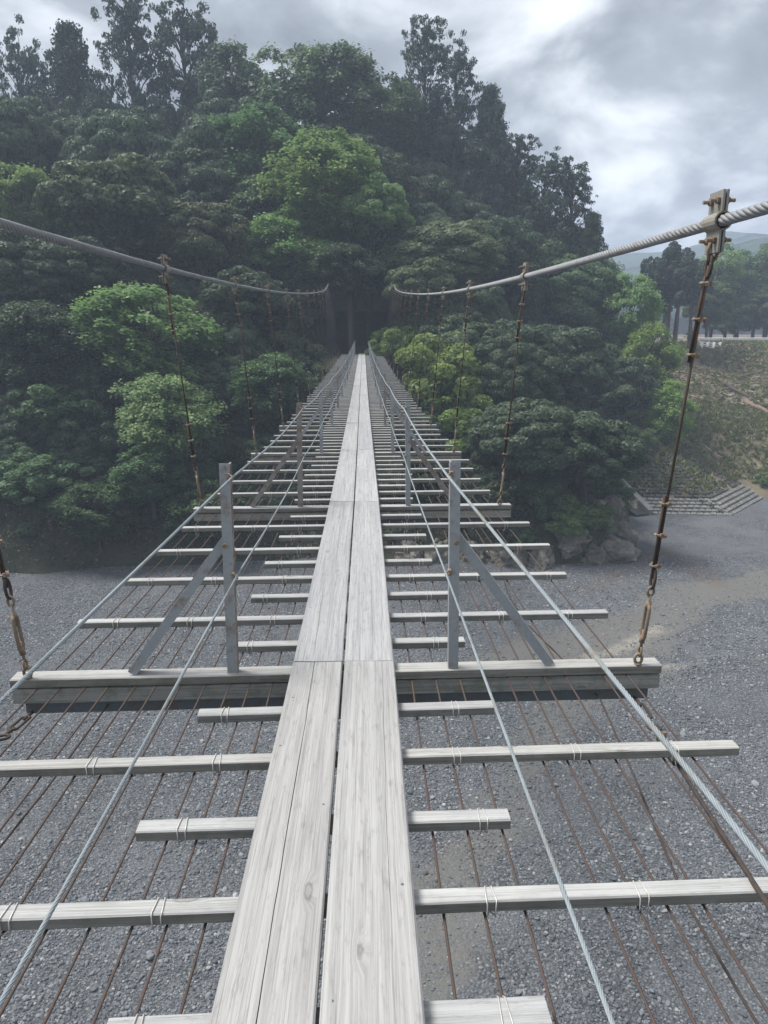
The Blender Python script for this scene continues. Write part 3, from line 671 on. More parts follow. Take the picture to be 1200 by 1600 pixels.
for (x, y), s, h in zip(C, ss, hh_):
    if s < 1.2: continue
    r = min(2.6, .9 + .16 * s) * rng.uniform(.75, 1.2)
    if y < 51.5 and abs(x + .15) < 2.2 + r:                 # keep clear of the bridge deck
        r = min(r, (10.0 - h) / 1.5)
        if r < .45: continue
    elif 51 <= y < 61 and abs(x + .15) < 2.6 + r * .6: continue
    if r < .4: continue
    pts.append((x, y, h + r * .45)); sc.append((r, r, r * rng.uniform(.8, 1.1)))
gx, gy = np.meshgrid(np.arange(-46, 30, 1.15), np.arange(37.5, 62, 1.15)); C = np.stack([gx.ravel(), gy.ravel()], 1) + rng.uniform(-.6, .6, (gx.size, 2))
C = C[inside(C, HPOLY)]; ss = seg_dist(C, TOE); hh_ = hill_h(C)
for (x, y), s, h in zip(C, ss, hh_):      # low growth along the foot of the bank
    if not .35 < s < 6.5 or (8 < x < 17 and s < 2.2): continue
    r = rng.uniform(.45, .95) * (1 if s > 2 else .62)
    if y < 53 and abs(x + .15) < 2.6 and h + r > 9.6: continue
    pts.append((x, y, h + r * .35)); sc.append((r, r, r * rng.uniform(.7, 1.0)))
gx, gy = np.meshgrid(np.arange(-62, 46, 4.2), np.arange(46, 112, 4.2)); C = np.stack([gx.ravel(), gy.ravel()], 1) + rng.uniform(-1.6, 1.6, (gx.size, 2))
C = C[inside(C, HPOLY)]; ss = seg_dist(C, TOE); hh_ = hill_h(C)
for (x, y), s, h in zip(C, ss, hh_):      # middle storey
    r = rng.uniform(1.8, 2.6) if y < 66 else rng.uniform(2.2, 3.2)
    if s < 7 or (y < 62 and abs(x + .15) < 3.2 + r): continue
    up = 2.2 if y < 66 else rng.uniform(5.0, 9.0) * (1 if y < 86 else .6) * min(1, s / 14)
    r *= 1.0 if y < 66 else 1.25
    pts.append((x, y, h + up)); sc.append((r, r, r * rng.uniform(.9, 1.4)))
rt = np.zeros((len(pts), 3)); rt[:, 2] = rng.uniform(0, 6.28, len(pts))
gn_scatter('hillside_thicket', pts, sc, rt, fill_src, label='dark evergreen undergrowth filling the slope between the hill trees', cat='undergrowth', idx=rng.integers(0, 3, len(pts)))

leaf_mat('ivy', (0.034, 0.040, 0.022), (0.19, 0.165, 0.095), 0.2)
rv = np.random.default_rng(77); n = 90000
P = np.stack([rv.uniform(-44, 20, n), rv.uniform(36.5, 52, n)], 1); P = P[inside(P, HPOLY)]; s_ = seg_dist(P, TOE); kp = (s_ < 3.2) & (rv.random(len(P)) < np.clip(1.15 - s_ * .25, 0, 1)) & ((P[:, 0] < 8.5) | (rv.random(len(P)) < .35)); P = P[kp]; s_ = s_[kp]
off = rv.random(len(P)) * (.10 + .30 * np.clip(vnoise(P, .7, 3.0, 2) + .4, 0, 1)); Pt = np.column_stack([P[:, 0], P[:, 1] - off * .8, hill_h(P) + off * .5])
V = leaf_faces(Pt, rv.normal(size=(len(P), 3)) * .7 + [0, -.8, .5], rv.uniform(.10, .26, len(P)), .6, rv)
io = link('bank_ivy', mesh_np('bank_ivy', V, np.arange(len(V)).reshape(-1, 4), 'ivy', np.clip(rv.beta(1.3, 2, len(P)), 0, 1)), None); tag(io, 'dark brownish ivy covering the steep foot of the bank', 'ivy', kind='stuff')

# --- rocks at the foot of the hill
def rock_mesh(seed):
    import bmesh
    bm = bmesh.new(); bmesh.ops.create_icosphere(bm, subdivisions=4, radius=1.0)
    for v in bm.verts:
        d = v.co.normalized(); s = Vector((seed * 3.1, seed * 1.7, seed))
        k = 1 + .32 * mnoise.noise(d * 1.3 + s) + .16 * mnoise.noise(d * 3 + s) ; c = mnoise.voronoi(d * 2.1 + s)[0]; k += .35 * (c[1] - c[0]) - .1; v.co = d * k
    me = bpy.data.meshes.new('rock'); bm.to_mesh(me); bm.free(); me.materials.append(M['rock']); return me
ROCKS = [rock_mesh(s) for s in (1, 2, 3, 4)]
RK = [(958, 858, 1.5, 'pale split rock at the tip of the rocky point'), (925, 872, 1.1, 'low rock at the gravel edge left of the pale tip rock'), (985, 795, 1.2, 'pale rock ledge beside the concrete wall'),
      (945, 800, 1.4, 'mossy rock high on the rocky point under bushes'), (845, 868, 1.2, 'grey rock at the gravel edge below the bushes'), (790, 868, 1.3, 'grey boulder seen behind the tie ends'),
      (735, 866, 1.2, 'grey boulder seen between the brace and the tie ends'), (685, 862, 1.3, 'boulder seen between handrail post and walkway'), (640, 858, 1.2, 'boulder right beside the walkway planks'),
      (890, 838, 1.3, 'steep rock in the middle of the rocky point'), (972, 830, 1.1, 'cracked rock above the pale tip rock')]
for i, (px, py, s, lab) in enumerate(RK):
    rr = ray(px, py); ds = np.arange(34, 60, .25); Ps = CAM + rr * (ds / rr[1])[:, None]; hs = np.maximum(hill_h(Ps[:, :2], False), 0)
    k = np.argmax(Ps[:, 2] <= hs + .1); p = Ps[k]
    o = link('rock', ROCKS[i % 4], None); o.location = (p[0], p[1], p[2] - .25 * s); s *= .85; o.scale = (s * 1.1, s * .9, s * .8); o.rotation_euler = (i * .4, i * .7, i * 1.9)
    tag(o, lab, 'rock', 'rocks along the foot of the hill')

# --- river stones
stone_src = []
def pebble(seed):
    import bmesh
    bm = bmesh.new(); bmesh.ops.create_icosphere(bm, subdivisions=2, radius=.5)
    for v in bm.verts:
        d = v.co.normalized(); q = d * 1.5 + Vector((seed * 5.1, 0, seed)); c_ = mnoise.voronoi(q)[0]; v.co = d * .5 * (.85 + .3 * mnoise.noise(q) + .35 * (c_[1] - c_[0]))
    me = bpy.data.meshes.new('pebble'); bm.to_mesh(me); bm.free(); me.materials.append(M['stone']); return bpy.data.objects.new('pebble', me)
m, t, b = new_mat('stone'); oi = N(t, 'ShaderNodeObjectInfo')
sc_ = RAMP(t, oi.outputs['Random'], [(0.0, (0.075, 0.082, 0.092)), (0.55, (0.130, 0.140, 0.154)), (0.86, (0.19, 0.2, 0.212)), (0.97, (0.25, 0.252, 0.25)), (1.0, (0.34, 0.34, 0.34))])
t.links.new(sc_, b.inputs['Base Color']); b.inputs['Roughness'].default_value = .8; b.inputs['Specular IOR Level'].default_value = .25
stone_src = [pebble(s) for s in (1, 2, 3, 4)]
n = 700000
u = rng.random(n) ** .8; Y = 6 + 34 * u; X = (rng.random(n) * 2 - 1) * (4 + Y * .62) + .05 * Y
P = np.stack([X, Y], 1); keep = ~inside(P, HPOLY); P = P[keep]
def bil(P, fn, step=.6):   # cheap lookup of a slow field
    x0, y0 = P.min(0) - step; nx, ny = ((P.max(0) + step * 2 - [x0, y0]) / step).astype(int) + 1
    gx, gy = np.meshgrid(x0 + np.arange(nx) * step, y0 + np.arange(ny) * step); Fv = fn(np.stack([gx.ravel(), gy.ravel()], 1)).reshape(ny, nx)
    fx = (P[:, 0] - x0) / step; fy = (P[:, 1] - y0) / step; ix = fx.astype(int); iy = fy.astype(int); fx -= ix; fy -= iy
    return (Fv[iy, ix] * (1 - fx) + Fv[iy, ix + 1] * fx) * (1 - fy) + (Fv[iy + 1, ix] * (1 - fx) + Fv[iy + 1, ix + 1] * fx) * fy
sf = bil(P, sand_f); cf = bil(P, lambda q: np.clip(.55 + vnoise(q, .22, 6.1, 3) * .9, .12, 1))
keep = rng.random(len(P)) < np.clip(cf * (1 - .82 * sf), .02, 1); P = P[keep]
z = bil(P, bed_h); sz = np.clip(rng.lognormal(math.log(.036), .45, len(P)), .03, .3)
sc = np.stack([sz * rng.uniform(.9, 1.4, len(P)), sz, sz * rng.uniform(.45, .8, len(P))], 1)
rt = np.stack([rng.normal(size=len(P)) * .25, rng.normal(size=len(P)) * .25, rng.uniform(0, 6.28, len(P))], 1)
gn_scatter('river_stones', np.column_stack([P, z + sz * .12]), sc, rt, stone_src, label='grey river stones strewn over the gravel bed', cat='stones', idx=rng.integers(0, 4, len(P)))


# ------------------------------------------------------------------ right bank: revetment, cleared slope, road, cedars
def bank_hit(px, py, lo=44, hi=120):
    rr = ray(px, py); ds = np.arange(lo, hi, .2); Ps = CAM + rr * (ds / rr[1])[:, None]; k = np.argmax(Ps[:, 2] <= bank_h(Ps[:, :2])); return Vector(Ps[k])
rev = empty('block_revetment', (25.9, 49.7, 0), 'stepped concrete block revetment with a pale lower band beside the gravel', 'revetment')
blk = {}
def block_mesh(sc):
    mb = MB(); hx, hy, hz, bv = .205 * sc, .145, .07, .03
    mb.add([(-hx, -hy, -hz), (hx, -hy, -hz), (hx, hy, -hz), (-hx, hy, -hz), (-hx + bv, -hy + bv, hz), (hx - bv, -hy + bv, hz), (hx - bv, hy - bv, hz), (-hx + bv, hy - bv, hz)],
           [(0, 1, 5, 4), (1, 2, 6, 5), (2, 3, 7, 6), (3, 0, 4, 7), (4, 5, 6, 7), (3, 2, 1, 0)])
    me = bpy.data.meshes.new('block'); me.from_pydata(mb.v, [], mb.f); me.update(); me.materials.append(M['block_pale']); return me
BM = block_mesh(1.0); rbk = random.Random(8); moss = MB(); A_, B_, C_ = np.array(BTOE[0]), np.array(BTOE[1]), np.array(BTOE[2])
slope = math.atan2(4.15, 8.5)
for (p, q, ext0, ext1) in ((A_, B_, 4.5, 0.0), (B_, C_, 0.0, 1.5)):
    dv = (q - p); ln = np.linalg.norm(dv); dv = dv / ln; nv = np.array([-dv[1], dv[0]])
    for r in range(23):
        sd_ = .2 + r * .36
        for c in range(int(-ext0 / .45), int((ln + ext1) / .45) + 1):
            u_ = (c + .5 * (r % 2)) * .45; pt = p + dv * u_ + nv * sd_
            dA = abs(seg_dist([pt], BTOE)[0] - sd_)
            if dA > .10 and u_ > 0: continue
            if u_ < 0 and u_ < -.33 * sd_: continue
            z_ = float(np.interp(sd_, [0, 8.5], [-.25, 3.9])) + .06
            Rm = Matrix.Rotation(math.atan2(dv[1], dv[0]), 3, 'Z') @ Matrix.Rotation(slope, 3, 'X') @ Matrix.Rotation(rbk.uniform(-.05, .05), 3, 'Y')
            if r < 5:
                o = link('block', BM, None, rev); o.location = (pt[0] - 25.9, pt[1] - 49.7, z_ + rbk.uniform(-.015, .015)); o.rotation_euler = Rm.to_euler()
            elif rbk.random() < (.95 if p is A_ else .75):
                vs = [Rm @ v_.co + Vector((pt[0] - 25.9, pt[1] - 49.7, z_ + rbk.uniform(-.02, .02))) for v_ in BM.vertices]
                moss.add(vs, [tuple(f.vertices) for f in BM.polygons])
mo = moss.build('mossy_blocks', 'block_moss', rev); tag(mo, kind='stuff'); mo['label'] = 'dark weathered blocks of the upper revetment'
# wing wall at its left edge
ww = empty('wing_wall', (20.4, 50.0, 0), 'sloping grey concrete wing wall left of the block revetment', 'wall')
W0, W1 = Vector((0, 0, 0)), Vector((-2.6, 6.3, 0)); sdv = (W1 - W0).normalized(); sn = Vector((-sdv.y, sdv.x, 0))
def wedge(nm, off0, off1, z0a, z0b, z1a, z1b, mat):
    V = []
    for P_, za, zb in ((W0, z0a, z0b), (W1, z1a, z1b)):
        V += [P_ + sn * off0 + Vector((0, 0, za)), P_ + sn * off1 + Vector((0, 0, za)), P_ + sn * off1 + Vector((0, 0, zb)), P_ + sn * off0 + Vector((0, 0, zb))]
    MB().add(V, [(0, 1, 2, 3), (7, 6, 5, 4), (0, 4, 5, 1), (1, 5, 6, 2), (2, 6, 7, 3), (3, 7, 4, 0)]).build(nm, mat, ww)
wedge('wall_face', .12, .45, -.4, .12, -.4, 3.4, 'concrete'); wedge('coping', .0, .5, .125, .3, 3.405, 3.6, 'concrete')
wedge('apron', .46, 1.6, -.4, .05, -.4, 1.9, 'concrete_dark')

def log(nm, a, b_, r0, r1, mat, label, cat, group):
    A2, B2 = bank_hit(*a), bank_hit(*b_); up = Vector((0, 0, r0 * .8)); n_ = 7; pts = []
    for i in range(n_ + 1):
        p = A2.lerp(B2, i / n_) + up; hz_ = float(bank_h(np.array([[p.x, p.y]]))[0]) + r0 * .5; p.z = max(p.z, hz_) + .04 * math.sin(i * 2.1 + a[0]); p.x += .05 * math.sin(i * 1.7 + a[1]); pts.append(p)
    base = pts[0].copy(); mb = MB().tube([p - base for p in pts], [r0 + (r1 - r0) * i / n_ for i in range(n_ + 1)], 8)
    o = mb.build(nm, mat, None, True, base); tag(o, label, cat, group); return o
GL = 'felled timber on the cleared slope'
log('fallen_log', (1075, 628), (1110, 654), .16, .12, 'log_bark', 'reddish fallen log lying at the left of the cleared slope', 'log', GL)
log('fallen_log', (1163, 630), (1215, 655), .24, .2, 'log_bark', 'thickest reddish log at the right edge of the cleared slope', 'log', GL)
log('fallen_log', (1125, 597), (1205, 642), .15, .11, 'bark', 'long dark log slanting down the cleared slope', 'log', GL)
log('fallen_log', (1120, 642), (1160, 652), .10, .07, 'log_bark', 'short thin log between the reddish logs', 'log', GL)
log('fallen_log', (1150, 590), (1195, 580), .09, .06, 'log_bark', 'thin log lying level high on the cleared slope', 'log', GL)
log('fallen_branch', (1170, 692), (1200, 662), .06, .04, 'pale_branch', 'pale bare branch on the grass at right edge', 'branch', GL)
log('fallen_branch', (1098, 696), (1114, 708), .06, .04, 'pale_branch', 'short white branch on the grass above the revetment', 'branch', GL)
log('fallen_branch', (1108, 702), (1130, 718), .05, .03, 'pale_branch', 'thin pale branch right of the short white one', 'branch', GL)
log('fallen_branch', (1067, 676), (1082, 690), .05, .03, 'pale_branch', 'pale stick on the grass beside the hanger rope', 'branch', GL)
# loose sticks and slash, grass tufts: uncountable
sl = MB(); rs = random.Random(4)
for i in range(6500):
    p = Vector((rs.uniform(22, 62), rs.uniform(58, 100), 0)); s_ = float(bank_s(np.array([[p.x, p.y]]))[0])
    if not 13.5 < s_ < 36: continue
    p.z = float(bank_h(np.array([[p.x, p.y]]))[0]) + .05; a = rs.uniform(0, 6.28); l_ = rs.uniform(.3, 1.6) * (1.6 if rs.random() < .1 else 1); dv = Vector((math.cos(a), math.sin(a), rs.uniform(-.25, .35))) * l_; r = rs.uniform(.015, .055)
    sl.tube([p - dv * .5 + Vector((0, 0, abs(dv.z) * .5)), p + Vector((0, 0, rs.uniform(0, .1))), p + dv * .5 + Vector((0, 0, abs(dv.z) * .5))], [r, r * .8, r * .5], 4)
so_ = sl.build('felling_slash', 'log_bark'); so_.data.materials.append(M['pale_branch']); so_.data.materials.append(M['bark'])
for j, pl in enumerate(so_.data.polygons): pl.material_index = (0, 0, 2, 1, 0, 2)[(j // 10) % 6]
tag(so_, 'brown sticks and slash strewn over the cleared slope', 'debris', kind='stuff')
rg = np.random.default_rng(9); n = 70000
P = np.stack([rg.uniform(20, 60, n), rg.uniform(50, 95, n)], 1); s_ = bank_s(P); den = np.where(s_ < 8.5, .35, np.where(s_ < 15, 1.0, .22)) * (s_ > 2.2) * (vnoise(P, .3, 2.2, 2) > -.6); P = P[rg.random(n) < den]
h_ = bank_h(P); n = len(P); rad = rg.uniform(.14, .40, n)
Pt = np.column_stack([P, h_ + rad * .5]); V = leaf_faces(np.repeat(Pt, 3, 0) + rg.normal(size=(n * 3, 3)) * .06, rg.normal(size=(n * 3, 3)) * [1, 1, .35], np.repeat(rad, 3) * 1.6, .3, rg)
go = link('bank_grass', mesh_np('bank_grass', V, np.arange(len(V)).reshape(-1, 4), 'dry_grass', rg.random(n * 3)), None); tag(go, 'dry yellow-green grass on the bank above the blocks', 'grass', kind='stuff')

GC = 'cedars by the road'
for i, (px, py, r, ratio, D, lab) in enumerate([(1026, 440, 26, 2.2, 84, 'leftmost cedar by the road with a bare lower trunk'), (1050, 428, 30, 2.3, 86, 'tallest cedar by the road with two trunks beside it'),
        (1062, 445, 28, 2.0, 83, 'cedar by the road whose trunk stands lowest on the slope'), (1085, 445, 30, 1.9, 88, 'cedar by the road just left of the hanger rope'), (1040, 470, 20, 1.8, 90, 'thin cedar behind the front trunks near the white sign')]):
    tree_px(px, py, r, ratio * .82, 'bush', 'leaf_conifer', lab, D=D, group=GC, hfun=bank_h, bark='cedar_bark', tr=.24, name='cedar_tree')
GR = 'trees beyond the road on the right'
for q in [(1120, 425, 34, 1.2, 'maple', 'leaf_light', 'light green tree behind the road right of the cedars', 106), (1108, 480, 34, 1.1, 'dome', 'leaf_mid', 'mid green tree right behind the hanger rope', 98), (1158, 450, 42, 1.2, 'maple', 'leaf_mid', 'green tree above the white guardrail', 110),
          (1205, 440, 44, 1.2, 'maple', 'leaf_mid', 'green tree at the right frame edge beyond the guardrail', 108), (1180, 490, 40, .9, 'dome', 'leaf_dark', 'dark tree close behind the guardrail', 104), (1135, 500, 30, .9, 'dome', 'leaf_dark', 'dark low tree behind the left end of the guardrail', 104)]:
    tree_px(*q[:7], D=q[7], group=GR, hfun=bank_h)
for q in [(1081, 524, 10, .8, 'leaf_light', 'small light bush at the left end of the guardrail', 86), (1194, 752, 16, 1.0, 'leaf_light', 'small bush by the gravel at the right frame edge', None)]:
    tree_px(q[0], q[1], q[2], q[3], 'bush', q[4], q[5], D=q[6], cat='bush', hfun=bank_h, hc=.6, Dr=(44, 90))
# road, guardrail, sign, white rails
rdm = MB(); y0_ = 93.5
rdm.add([(24, y0_ + 1.2, 11.19), (130, y0_ - 4, 11.25), (130, y0_ + 2, 11.25), (24, y0_ + 7, 11.19)], [(0, 1, 2, 3)]); rd = rdm.build('road', 'asphalt'); tag(rd, kind='structure')
def guardrail(xa, xb, label):
    zt = 11.15; g = empty('guardrail', (xa, y0_, zt - .1), label, 'guardrail', 'white guardrails along the road'); ln = xb - xa
    prof = [(-.02, .42), (-.06, .48), (-.06, .54), (0, .59), (-.06, .64), (-.06, .70), (-.02, .76)]
    V = [(x, y, z) for x in (0, ln) for y, z in prof]; n_ = len(prof); V += [(x, y + .012, z) for x, y, z in V]
    MB().add(V, [(i, i + 1, n_ + i + 1, n_ + i) for i in range(n_ - 1)] + [(2 * n_ + n_ + i, 2 * n_ + n_ + i + 1, 2 * n_ + i + 1, 2 * n_ + i) for i in range(n_ - 1)]).build('rail', 'white_paint', g)
    x = .4
    while x < ln: MB().tube([(x, .07, -.3), (x, .07, .74)], .055, 8).build('post', 'white_paint', g); x += 1.0 if ln < 6 else 2.0
guardrail(41.6, 60, 'long white guardrail along the road on the right'); guardrail(36.0, 39.6, 'short white guardrail behind the cedar trunks')
sg = empty('road_sign', (37.6, 96.5, 11.2), 'white gridded road sign board behind the cedar trunks', 'sign')
MB().tube([(0, 0, -.2), (0, 0, 2.2)], .04, 8).build('post', 'galvanised', sg); bd = MB().box((0, -.05, 1.75), (.75, .03, 1.1)).build('board', 'white_paint', sg)
for i in range(1, 4): MB().box((0, -.07, 1.2 + i * .275), (.75, .008, .03)).build('grid_line', 'galvanised', bd)
MB().box((0, -.07, 1.75), (.03, .009, 1.1)).build('grid_line', 'galvanised', bd)
hp = bank_hit(1108, 543)
wf = empty('white_railing', hp, 'low white railing on the slope below the guardrail', 'railing')
for i in range(3): MB().box((0, -.3 * i, .55 - .28 * i), (2.6, .06, .09), Matrix.Rotation(.12, 3, 'Y')).build('rail', 'white_paint', wf)
for i in range(4): MB().box((-1.1 + .73 * i, -.3, .1), (.07, .7, 1.1), Matrix.Rotation(.12, 3, 'Y')).build('post', 'white_paint', wf)
# ------------------------------------------------------------------ the suspension bridge
BAY, Y1, PW = 3.57, 3.08, 0.2275            # beam spacing, first beam ahead of the camera, plank width
def beam_y(k): return Y1 + (k - 1) * BAY
DK_Y = [-9, -4, 0, 3, 6.7, 10, 14, 18, 24, 33, 43, 53, 56]; DK_H = [1.33, 1.35, 1.37, 1.43, 1.51, 1.60, 1.655, 1.67, 1.68, 1.65, 1.55, 1.42, 1.37]
DX_Y = [-9, 5, 20, 55]; DX_X = [-.02, 0, -.06, -.16]
_c = np.polyfit(DK_Y, DK_H, 5)
def deck_z(y): return 12.4 - float(np.polyval(_c, y))
def deck_x(y): return float(np.interp(y, DX_Y, DX_X))
bridge = empty('suspension_bridge', (0, 0, 0), 'weathered timber suspension footbridge crossing the gravel riverbed to the wooded hill', 'bridge')
NB = 15; K0 = -1; rnd = random.Random(3)
SKEW = R_(1.5); RZ = Matrix.Rotation(SKEW, 3, 'Z')
TIE_T, PL_T = 0.036, 0.045
def deck_pt(y, x=0.0, dz=0.0): return Vector((deck_x(y) + x, y, deck_z(y) + dz))

# planks: two side by side in every bay, each with its own crack
def plank_mesh(seed, length, cracks):
    r = random.Random(seed); rows = max(12, int(length / .07)); Wd = PW - .004; hx = Wd / 2
    xs0 = [-hx, -hx + .004]; cols = None; V = []; F_ = []
    cr = sorted(cracks)   # (x at start, width, y0, y1)
    for i in range(rows + 1):
        y = -length / 2 + length * i / rows; prof = [(-hx + .0015, -PL_T), (-hx, -.006), (-hx + .005, 0)]
        for j, (x0, wd, a, b_) in enumerate(cr):
            tt = (y / length + .5); on = max(0, min(1, min(tt - a, b_ - tt) / .05)); xc = x0 + .010 * mnoise.noise(Vector((y * .9, seed, j))) + .003 * mnoise.noise(Vector((y * 6, seed, j)))
            wv = max(.00012, wd * on * (.8 + .4 * mnoise.noise(Vector((y * 3, seed + 5, j))))); prof += [(xc - wv, 0), (xc - wv * .3, -.012 * on), (xc + wv * .3, -.012 * on), (xc + wv, 0)]
        prof += [(hx - .005, 0), (hx, -.006), (hx - .0015, -PL_T)]
        e = .0012 * mnoise.noise(Vector((y * 2.5, seed * 1.3, 0)))
        nC = len(prof)
        for (px_, pz) in prof:
            cup = .0025 * (px_ / hx) ** 2 if pz > -.02 else 0
            V.append((px_ + (e if abs(px_) > hx * .9 else 0), y, pz + cup + .0012 * mnoise.noise(Vector((px_ * 14, y * 1.2, seed)))))
    for i in range(rows):
        for j in range(nC - 1): F_.append((i * nC + j, (i + 1) * nC + j, (i + 1) * nC + j + 1, i * nC + j + 1))
        F_.append((i * nC + nC - 1, (i + 1) * nC + nC - 1, (i + 1) * nC, i * nC))
    # ends as strips from the top profile to the bottom edge
    for i, rev in ((0, False), (rows, True)):
        f = tuple(i * nC + j for j in range(nC)); F_.append(f if not rev else tuple(reversed(f)))
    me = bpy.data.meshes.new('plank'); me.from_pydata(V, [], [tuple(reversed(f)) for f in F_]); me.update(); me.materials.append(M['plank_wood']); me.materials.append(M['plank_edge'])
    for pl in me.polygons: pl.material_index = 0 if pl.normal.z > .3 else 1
    return me
CR = {(0, -1): [(-.012, .0016, -.1, 1.1)], (0, 1): [(.052, .0006, .55, 1.1)], (1, -1): [(-.03, .0009, .0, .30), (.02, .0006, .5, 1.1)], (1, 1): [(.02, .0006, -.1, .5)],
      (2, -1): [(-.01, .0009, .2, 1.1)], (2, 1): [(-.03, .0006, .2, .9)]}
shared = [plank_mesh(90 + i, BAY - .006, [((i - 1.5) * .03, .0007, .1 * i, .9)]) for i in range(4)]
for k in range(K0, NB):
    y0, y1 = beam_y(k), beam_y(k + 1); ym = (y0 + y1) / 2
    a, b_ = deck_pt(y0), deck_pt(y1); d = (b_ - a); mid_ = (a + b_) / 2
    for sgn in (-1, 1):
        me = plank_mesh(k * 2 + sgn + 30, BAY - .006, CR[(k, sgn)]) if (k, sgn) in CR else shared[rnd.randrange(4)]
        o = link('plank', me, None, bridge)
        o.location = mid_ + Vector((sgn * (PW / 2 + .0012 + .001), 0, rnd.uniform(-.0015, .0015)))
        o.rotation_euler = (math.atan2(d.z, d.y), 0, -math.atan2(d.x, d.y) + rnd.uniform(-.0006, .0006))
        if k in (0, 1, 2):   # nail heads in pairs over the ties
            nb = MB()
            for j in range(1, 10):
                for nx in (-.085, .09):
                    if rnd.random() < .75:
                        yy = -BAY / 2 + BAY * j / 10 + rnd.uniform(-.012, .012); xx = nx + rnd.uniform(-.008, .008)
                        nb.tube([(xx, yy, -.004), (xx, yy, .0016)], .0045, 8)
            no = nb.build('nail_heads', 'dark_steel', o); tag(no, kind='stuff')

# ties and crossbeams
def bar_mesh(name, Lx, Wy, Hz, mat, seed, bev=.004, sub=8):
    mb = MB(); V = []; prof = [(-Wy / 2 + bev, 0), (Wy / 2 - bev, 0), (Wy / 2, -bev), (Wy / 2, -Hz + bev), (Wy / 2 - bev, -Hz), (-Wy / 2 + bev, -Hz), (-Wy / 2, -Hz + bev), (-Wy / 2, -bev)]
    n = len(prof); F_ = []
    for i in range(sub + 1):
        x = -Lx / 2 + Lx * i / sub
        for (y, z) in prof:
            V.append((x, y + .0022 * mnoise.noise(Vector((x * 2, y * 30, seed))) + .004 * mnoise.noise(Vector((x * .7, 3, seed))), z + .002 * mnoise.noise(Vector((x * 2, z * 30 + 9, seed))) + .003 * mnoise.noise(Vector((x * .6, 7, seed)))))
    for i in range(sub):
        for j in range(n): F_.append((i * n + j, i * n + (j + 1) % n, (i + 1) * n + (j + 1) % n, (i + 1) * n + j))
    F_.append(tuple(reversed(range(n)))); F_.append(tuple(sub * n + j for j in range(n)))
    me = bpy.data.meshes.new(name); me.from_pydata(V, [], [tuple(reversed(f)) for f in F_]); me.update(); me.materials.append(M[mat])
    me.materials.append(M['tie_side' if mat == 'tie_wood' else mat])      # mossy flanks, with their shade put into the darker colour
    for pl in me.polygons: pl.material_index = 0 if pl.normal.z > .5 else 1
    return me
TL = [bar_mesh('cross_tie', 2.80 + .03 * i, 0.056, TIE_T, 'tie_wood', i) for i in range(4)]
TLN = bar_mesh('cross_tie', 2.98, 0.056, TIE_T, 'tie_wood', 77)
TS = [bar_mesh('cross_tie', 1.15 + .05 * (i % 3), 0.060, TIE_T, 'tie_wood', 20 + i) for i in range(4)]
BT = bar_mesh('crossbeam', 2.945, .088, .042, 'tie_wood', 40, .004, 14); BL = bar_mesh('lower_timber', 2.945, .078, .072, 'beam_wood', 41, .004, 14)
WX = [-1.36, -1.26, -1.15, -1.05, -.93, -.84, -.73, -.62, -.51, -.42, -.32, .31, .42, .53, .75, .84, .92, 1.02, 1.20, 1.31]
def loop_wire(mb, x, wob, H=TIE_T, W=.06):
    for dx in (-.011, .011):
        hw, e = W / 2 + .003, .0025; s = dx + wob * .006
        pts = [(x + s, -hw, -H - .006), (x + s * 1.1, -hw, -.004), (x + s * 1.2, -hw * .8, e), (x + s * .8 + wob * .004, hw * .8, e), (x + s * .7, hw, -.004), (x + s * .6, hw, -H - .006), (x, 0, -H - .016)]
        mb.tube(pts, .0019, 5, closed=True)
    mb.tube([(x - .004, -W / 2 - .002, -H - .008), (x - .012 * (1 + wob), -W / 2 - .012, -H - .026)], .0017, 4)
tie_list = []
for k in range(K0, NB):
    for j in range(1, 10):
        y = beam_y(k) + BAY * j / 10 + rnd.uniform(-.008, .008); i10 = k * 10 + j
        lng = (j % 2 == 0)
        me = TLN if (lng and k == 0) else rnd.choice(TL if lng else TS)
        o = link('cross_tie', me, None, bridge); o.location = deck_pt(y, rnd.uniform(-.03, .03) + (0.01 if lng else 0), -PL_T - .003)
        if (k, j) == (0, 5): o.scale = (.84, 1.25, 1)
        o.rotation_euler = (0, 0, SKEW + rnd.uniform(-.006, .006)); tie_list.append((k, j, o, lng))
        if k <= 2:
            xs_ = ([-1.26, -.84, -.42, .42, .84, 1.26] if lng else [-.47, .47])
            for x in xs_:
                if k == 2 and abs(x) > 1: continue
                mb = MB(); loop_wire(mb, x + rnd.uniform(-.03, .03) - o.location.x, rnd.uniform(-1, 1)); mb.build('binding_wire', 'binding', o, True)
for k in range(K0, NB + 1):
    y = beam_y(k)
    o = link('crossbeam', BT, None, bridge); o.location = deck_pt(y + .03, -.005, -PL_T - .003); o.rotation_euler = (0, 0, SKEW)
    lo = link('lower_timber', BL, None, o, (0, .004, -.050))
    st = MB().box((0, -.012, -.153), (2.86, .006, .055)).box((0, .022, -.1285), (2.86, .06, .005)).build('steel_angle', 'dark_steel', o)

# longitudinal wires clamped between the beam timbers
for x in WX:
    pts = []
    for k in range(K0 * 4, NB * 4 + 1):
        y = beam_y(k / 4); pts.append(deck_pt(y, x, -PL_T - .049 - (.004 if k % 4 else 0)))
    MB().tube(pts, .0042, 5).build('deck_wire', 'rust_wire', bridge, True)
for x in (-1.12, 1.13):     # sagging storm rope slung under the ties
    pts = []
    for k in range(K0 * 6, NB * 6 + 1):
        y = beam_y(k / 6); ph = (k % 6) / 6; pts.append(deck_pt(y, x + .05 * math.sin(k * 1.3), -PL_T - .15 - .10 * math.sin(math.pi * ph)))
    MB().tube(pts, .0045, 5).build('slung_rope', 'rope_dark', bridge, True)

